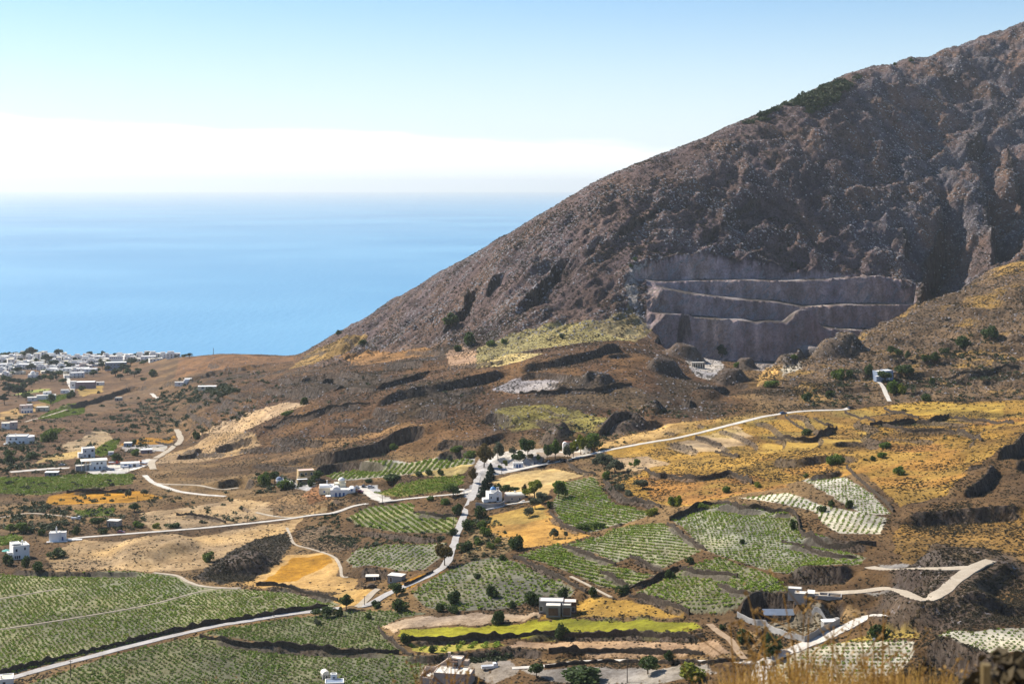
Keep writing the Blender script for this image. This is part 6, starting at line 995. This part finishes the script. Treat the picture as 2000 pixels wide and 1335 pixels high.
# the seaside town: flat-roofed white houses, each with its own walls, roof and openings
TM = [M_WHITE, M_WHITE, M_WHITE, M_WHITE, M_CREAM, M_PINK]
def town_proto(i):
    r = random.Random(900+i); h = House('town_house', 100, 700, '', 0, 'house', pos=(0, 0, 0), low=6); w = r.uniform(9, 19); d = r.uniform(9, 13); st = (1, 2, 2, 2, 1, 2, 3, 2)[i]; H = 3.2*st+.3; mt = TM[i % 6]
    h.block(-w/2, w/2, 0, d, H, mt, parapet=.7, roof=M_CREAM if i % 3 == 0 else M_WHITE)
    if i % 2: h.block(-w/2+1, w/2-w*.45, 2, d-1, H+2.8, mt, z0=H+.02, parapet=.5)
    if i in (2, 5): MB().box(-w/2, w/2, -2, -.01, 3.0, 3.3).box(-w/2, w/2, -2, -1.85, 3.31, 4.1).build('balcony', M_WHITE, h.r)
    if i == 3: MB().vault(0, w/2-.4, .4, d-.4, H+.1, 1.8, 8, 'y').build('vault', M_WHITE, h.r)
    for f in range(st):
        for x in np.linspace(-w/2+1.8, w/2-1.8, max(2, int(w/4))): h.win(float(x), f*3.2+.8, 1.4, 1.7, mat=(M_BLUE if i in (1, 5) else M_GLASS))
    h.win(d*.5, .9, 1.3, 1.6, 'L', -w/2); return h
TP = [town_proto(i) for i in range(8)]
def copy_tree(o, parent=None):
    c = o.copy(); COL.objects.link(c)
    if parent: c.parent = parent
    for ch in list(o.children): copy_tree(ch, c)
    return c
TOWN = [(r, v) for v, rs in ((700, range(20, 345, 15)), (704, range(2, 320, 17)), (709, range(6, 250, 16)), (715, range(0, 205, 18)), (722, range(4, 180, 20)), (730, (4, 20, 34, 95, 104, 112, 133, 146, 158, 176)), (737, (2, 14, 140, 152))) for r in rs]
ROWN = {700: 'in the shore row', 704: 'in the second row', 709: 'in the third row', 715: 'in mid town', 722: 'in the front row', 730: 'at the near edge', 737: 'at the lowest edge'}
LOOK = ['single storey white house with a cream roof', 'white house with blue windows and a roof room', 'white house with a balcony', 'white house with a vaulted roof', 'low cream house', 'pink house with a balcony and blue windows', 'three storey white block', 'white house with a roof room']
first = [True]*8; TH = []
for n_, (u, v) in enumerate(TOWN):
    u2 = u+random.uniform(-4, 4); v2 = v+random.uniform(-1.2, 1.2); c = cast(u2, v2)
    if 205 < u2 < 285 and v > 705: continue
    i = random.choice((0, 1, 2, 3, 4, 5, 6, 7, 1, 2, 7)) if v < 728 else random.choice((0, 3, 4, 2))
    if first[i]: o = TP[i].r; first[i] = False
    else: o = copy_tree(TP[i].r)
    o.location = (c[0], c[1], float(zat(c[0], c[1]))-.3); o.rotation_euler = (0, 0, random.choice((.1, .25, .4, -.2, .15))+random.uniform(-.1, .1)); s_ = random.uniform(1.0, 1.3); o.scale = (s_, s_, s_*random.uniform(.8, 1.0)); tag(o, LOOK[i]+' '+ROWN[v], 'house', 'houses of the seaside town'); TH.append((o['label'], c[0]/c[1], o))
for lab in set(q[0] for q in TH):
    same = sorted([q for q in TH if q[0] == lab], key=lambda q: q[1])
    if len(same) > 1:
        for j, q in enumerate(same): q[2]['label'] = lab+', '+ORD[j]+' from left'
h = House('church', 63, 741, 'white town church with a rounded dome and belfry above the pine grove', .2, 'church'); h.block(-6, 6, 0, 12, 6.5, M_WHITE); h.dome(0, 6, 6.5, 3.6, 1.6, M_WHITE, M_WHITE); h.block(5.2, 8.2, -1, 2, 10, M_WHITE); h.win(0, 2, 1.6, 2.4); h.door(3.4, 1.6, 2.6)
h = House('hotel', 228, 722, 'pale blue town block with dark windows behind the pine wood', .2, 'hotel'); h.block(-17, 14, 0, 14, 11, M_BLUEH, roof=M_WHITE)
for x in (-13, -8, -3, 2, 7, 11): h.win(x, 6.6, 1.8, 1.8); h.win(x, 1.8, 1.8, 1.8)
h = House('hotel', 232, 706, 'long white hotel with a row of blue windows on the town skyline', .15, 'hotel'); h.block(-16, 16, 0, 12, 9, M_WHITE)
for x in np.linspace(-14, 14, 9): h.win(float(x), 5.4, 1.6, 1.8, mat=M_BLUE)
# ------------------------------------------------------------------ poles and masts
def pole(u, v, hpx, label, arm=True, lamp=False, group='utility poles'):
    c = cast(u, v); H = hpx*c[1]/FOC; r = empty('utility_pole', (c[0], c[1], float(zat(c[0], c[1])))); tag(r, label, 'pole', group); MB().tube([(0, 0, -.5), (0, 0, H*.5), (0, 0, H)], [.17, .14, .10], 6).build('shaft', M_POLE, r)
    if arm:
        a = MB().box(-.7, .7, -.06, .06, H-.5, H-.38).build('crossarm', M_POLE, r)
        for x in (-.6, 0, .6): MB().lathe(x, 0, [(.06, H-.38), (.06, H-.16), (.01, H-.14)], 6).build('insulator', M_CREAM, a)
    if lamp: MB().tube([(0, 0, H-.1), (.5, 0, H+.1), (1.0, 0, H+.05)], .05, 5).build('lamp_arm', M_POLE, r)
for q in [(712,1182,20,'pole beside the round roadside tree'), (886,1026,22,'pole at the corner of the bowl vineyard'), (535,1204,27,'pole by the wall of the big left vineyard'), (144,1037,22,'taller pole behind the white chapel house'), (155,1031,18,'thinner pole right behind the white chapel house'), (332,1029,20,'pole on the left road near the dry hillock'), (441,1022,16,'pole on the dry field above the left road'), (483,1018,20,'pole beside the left road at its bend'), (138,1322,34,'pole standing in the lower green vineyard'), (888,960,22,'pole at the edge of the wild vineyard'), (980,928,26,'pole at the lower edge of the white car park'), (1225,1332,50,'tall pole at the bottom of the pale plot'), (1383,1304,22,'pole beside the bottom path'), (1342,1304,18,'shorter pole beside the bottom path'), (290,880,20,'pole in the grey netted plot'), (252,923,18,'pole in front of the yard of the left villas'), (535,1008,16,'pole on the left road below the tracks'), (615,1003,14,'pole on the left road under the winery hill'), (54,790,14,'pole beside the pink house'), (747,985,20,'pole where the winery drive meets the road'), (268,980,12,'pole at the lower edge of the orange field')]: pole(*q)
pole(1707, 1289, 44, 'tall pole with a small white sign in the pale vineyard', False); c = cast(1707, 1289); MB().box(-.35, .35, -.05, .05, 6.2, 6.9).build('sign_plate', M_WHITE, [o for o in bpy.data.objects if o.get('label') == 'tall pole with a small white sign in the pale vineyard'][0])
for u, v, hp, lab in ((417, 694, 15, 'taller lattice mast on the hill crest by the sea'), (452, 690, 11, 'shorter mast on the hill crest by the sea')):
    c = cast(u, v); H = hp*c[1]/FOC; r = empty('mast', (c[0], c[1], float(zat(c[0], c[1]))-.5)); tag(r, lab, 'mast', 'masts on the crest')
    for x, y in ((-.5, -.3), (.5, -.3), (0, .55)): MB().tube([(x, y, 0), (x*.3, y*.3, H)], .14, 4).build('leg', M_POLE, r)
    for k in range(1, 6): MB().box(-.5, .5, -.12, .12, H*k/6, H*k/6+.2).build('brace', M_POLE, r)
    MB().tube([(0, 0, H-.1), (0, 0, H+2)], .08, 4).build('antenna', M_POLE, r)
# vine trellises on the left
for i, u in enumerate((87, 95.5, 104, 112)):
    c = cast(u, 847); r = empty('vine_trellis', (c[0], c[1], c[2]-.2)); tag(r, ('first', 'second', 'third', 'fourth')[i]+' leafy trellis from the left in the row of four', 'trellis', 'four vine trellises')
    V, F = leaf_quads(lobes(np.random.default_rng(70+i), 260, [(0, t, 1.6, .7, 2.0, .9) for t in np.arange(0, 22, 2.5)], .4), .35, RNG); link('foliage', mesh_np('foliage', V, F), r, (M_LEAF,))
    for t in (0, 11, 22): MB().box(-.08, .08, t-.08, t+.08, -.5, 2.2).build('post', M_BROWN, r)
# ------------------------------------------------------------------ cars
PAINT = {k: simple_mat('car_paint_'+k, v, .3, .03, 1.0, .5) for k, v in dict(black=(.02, .02, .022), silver=(.45, .46, .48), white=(.78, .78, .78), maroon=(.16, .02, .03), blue=(.05, .12, .25), red=(.35, .05, .03), orange=(.55, .2, .04)).items()}
M_TYRE = simple_mat('tyre', (.02, .02, .02), .9, .1, 1.0); M_LAMP = simple_mat('lamp_glass', (.7, .7, .65), .2, .05, 1.0, .5)
def car(u, v, rz, colr, label, kind='car', sc=1.0):
    c = cast(u, v); r = empty('parked_'+kind, (c[0], c[1], float(zat(c[0], c[1]))+.08), rz); r.scale = (sc, sc, sc); tag(r, label, kind, 'parked vehicles'); p = PAINT[colr]; L, Wd = (2.1, .86) if kind == 'car' else (2.9, 1.0)
    if kind == 'car':
        prof = [(-L, .30), (-L, .72), (-L*.92, .86), (-L*.55, .92), (L*.45, .95), (L*.95, .80), (L, .62), (L, .30)]; roof = [(-L*.86, .88), (-L*.55, 1.40), (L*.10, 1.44), (L*.50, .95)]
    else: prof = [(-L, .45), (-L, .9), (L, .9), (L, .45)]; roof = [(L*.45, .9), (L*.45, 2.1), (L*.82, 2.1), (L, 1.3), (L, .9)]
    def ex(pf, w0, w1): n = len(pf); return [(x, -w0, z) for x, z in pf]+[(x, w0, z) for x, z in pf], [tuple(range(n))[::-1], tuple(range(n, 2*n))]+[(i, (i+1) % n, n+(i+1) % n, n+i) for i in range(n)]
    MB().add(*ex(prof, Wd, Wd)).build('body', p, r); MB().add(*ex(roof, Wd*.84, Wd)).build('cabin', M_GLASS if kind == 'car' else p, r)
    if kind == 'car': MB().box(-L*.56, L*.12, -Wd*.80, Wd*.80, 1.425, 1.475).build('roof', p, r)
    else: MB().box(-L, L*.42, -Wd, Wd, .92, 1.3).build('cargo_bed', PAINT['silver'] if colr != 'silver' else PAINT['white'], r); MB().box(L*.83, L*.99, -Wd*.8, Wd*.8, 1.4, 1.95).build('windscreen', M_GLASS, r)
    for x in (-L*.62, L*.62):
        for s in (-1, 1):
            w = MB(); w.tube([(x, s*(Wd-.12), .32), (x, s*(Wd+.04), .32)], .33, 10); t = w.build('wheel', M_TYRE, r); MB().tube([(x, s*(Wd+.02), .32), (x, s*(Wd+.055), .32)], .18, 8).build('rim', PAINT['silver'], t)
    for s in (-1, 1): MB().box(L-.02, L+.03, s*Wd*.62-.18, s*Wd*.62+.18, .60, .76).build('headlight', M_LAMP, r)
for q in [(697, 953, 1.5, 'silver', 'silver car leftmost of the upper three in the winery car park'), (710, 951, 1.5, 'black', 'black car in the middle of the upper three in the winery car park'), (724, 952, .3, 'silver', 'grey car turned sideways on the right of the winery car park'), (703, 961, -.4, 'maroon', 'maroon car at the lower edge of the winery car park'), (593, 946, .2, 'black', 'dark car parked under the ochre villa awning'), (609, 946, .2, 'white', 'white car parked right of the dark one by the ochre villa'), (202, 921, .7, 'black', 'dark car left of two in front of the wide white villa'), (212, 918, .7, 'silver', 'silver car right of two in front of the wide white villa'), (121, 909, .3, 'silver', 'silver car on the track left of the villas'), (1662, 798, .25, 'black', 'black car near the end of the straight track'), (1530, 808, .25, 'blue', 'dark blue car on the straight track by the wall'), (1076, 904, .3, 'black', 'dark car parked in the shade of the tree row'), (1100, 901, .3, 'black', 'black car further along the shady tree row'), (236, 1041, .1, 'maroon', 'dark red car on the left road'), (1048, 907, .25, 'silver', 'silver car on the track by the car park bank')]: car(*q)
car(222, 906, .1, 'red', 'old red truck in the yard behind the wide white villa', 'truck', 1.2); car(247, 914, .3, 'blue', 'blue truck beside the warehouse in the yard', 'truck', 1.1); car(278, 907, 2.6, 'orange', 'rusty orange truck at the yard end by the dirt road', 'truck', 1.3); car(956, 1306, .2, 'white', 'white truck parked right of the beige bottom house', 'truck', 1.0); car(148, 1014, .0, 'white', 'white van on the dry field left of the grey shed', 'van', .9)
# ------------------------------------------------------------------ dry grass and stalks right in front of the camera
M_STRAW = leaf_mat('dry_stalks', (0.15, 0.07, 0.018), (0.60, 0.38, 0.10), .4); M_HEAD = leaf_mat('seed_heads', (0.10, 0.05, 0.018), (0.40, 0.25, 0.08), .3)
def stalks(n, u0, u1, y0, y1, hfun, seed, heads=True):
    r = np.random.default_rng(seed); V = []; F = []; HV = []
    for i in range(n):
        y = r.uniform(y0, y1); u = r.uniform(u0, u1); x = (u-U0)/FOC*y; z0 = hill_z(x, y)-.03; top = CAM_H-(hfun(u)+r.uniform(0, 1)**1.2*60-V0)*y/FOC; H = top-z0
        if H < .15: continue
        w = .0022*y/5*r.uniform(.7, 1.6); lx, ly = r.normal(0, .11*H), r.normal(0, .11*H); a = r.uniform(0, 6.28); dx, dy = math.cos(a)*w, math.sin(a)*w; prev = None
        for t in (0, .35, .7, 1):
            cx, cy, cz = x+lx*t*t, y+ly*t*t, z0+H*t; k = 1-.6*t; b = len(V); V += [(cx-dx*k, cy-dy*k, cz), (cx+dx*k, cy+dy*k, cz)]
            if prev is not None: F.append((prev, prev+1, b+1, b))
            prev = b
        if heads:
            for _ in range(r.integers(2, 8)): t = r.uniform(.45, 1.05); HV.append((x+lx*t*t+r.normal(0, .016), y+ly*t*t+r.normal(0, .022), z0+H*t))
    return V, F, HV
top = lambda u: float(np.interp(u, [380, 450, 700, 800, 900, 1000, 1200, 1380, 1440, 1500, 1560, 1650, 1700, 1760, 1800, 1880, 1960, 2050], [1335, 1330, 1332, 1316, 1312, 1330, 1352, 1330, 1300, 1285, 1272, 1296, 1282, 1296, 1308, 1318, 1328, 1332]))
for nm, n, a, b, y0, y1, sd in (('dry_grass', 1900, 1380, 2060, 4.5, 8, 501), ('dry_grass', 220, 380, 1380, 5.0, 8, 502)):
    V, F, HV = stalks(n, a, b, y0, y1, top, sd); g = tag(link(nm, mesh_np(nm, V, F), mats=(M_STRAW,)), kind='stuff'); V2, F2 = leaf_quads(np.array(HV), .0065, RNG); tag(link('seed_heads', mesh_np('seed_heads', V2, F2), mats=(M_HEAD,)), kind='stuff')
TALL = [(1445, 1222, 5.6), (1480, 1215, 5.2), (1568, 1165, 5.4), (1585, 1205, 6), (1640, 1240, 5), (1690, 1210, 5.5), (1722, 1195, 5.8), (1760, 1255, 6.2), (1518, 1230, 6.4), (1845, 1280, 6), (815, 1296, 6.5), (868, 1300, 6.2), (885, 1302, 6.6)]
for i, (u, v, y) in enumerate(TALL):
    x = (u-U0)/FOC*y; z0 = hill_z(x, y); zt = CAM_H-(v-V0)*y/FOC; H = zt-z0; r = np.random.default_rng(600+i); m = MB(); pts = [(0, 0, -.03), (.02*r.normal(), .02*r.normal(), H*.5), (.05*r.normal(), .04*r.normal(), H)]; m.tube(pts, [.006, .0045, .002], 5); hd = []
    for k in range(9): t = r.uniform(.35, .95); a = r.uniform(0, 6.28); l = r.uniform(.05, .13); e = (l*math.cos(a)+.04*t*r.normal(), l*math.sin(a), H*t+l*1.1); m.tube([(0, 0, H*t), e], [.003, .0015], 4); hd += [np.array(e)+r.normal(0, .010, 3) for _ in range(5)]
    e = empty('dry_weed', (x, y, z0)); tag(e, 'tall dry weed with seed heads in the blurred foreground, '+ORD[sorted(q[0] for q in TALL).index(u)]+' from the left', 'weed', 'tall dry weeds in front'); m.build('stalk', M_STRAW, e); V2, F2 = leaf_quads(np.array(hd), .0075, r); link('seed_head', mesh_np('seed_head', V2, F2), e, (M_HEAD,))
x = (1925-U0)/FOC*3.4; zt = CAM_H-(1296-V0)*3.4/FOC; p = empty('fence_post', (x, 3.4, hill_z(x, 3.4))); tag(p, 'blurred weathered wooden fence post in the bottom right corner', 'post'); MB().tube([(0, 0, -.1), (0, 0, zt-hill_z(x, 3.4))], [.014, .012], 8).build('shaft', simple_mat('grey_wood', (.15, .11, .05), .9, .2, 20.0), p)
x = (2012-U0)/FOC*3.8; zt = CAM_H-(1288-V0)*3.8/FOC; zg = hill_z(x, 3.8); rb = np.random.default_rng(777)
V, F = leaf_quads(lobes(rb, 2600, [(rb.normal(0, .03), rb.normal(0, .03), q_, .14, .14, .13) for q_ in np.linspace(.05, zt-zg-.10, 6)], .3), .02, rb); cm = mesh_np('bush', V, F); cm.materials.append(M_SCRUB)
o = bpy.data.objects.new('bush', cm); COL.objects.link(o); o.location = (x, 3.8, zg); tag(o, 'blurred dark bush filling the bottom right corner', 'bush')
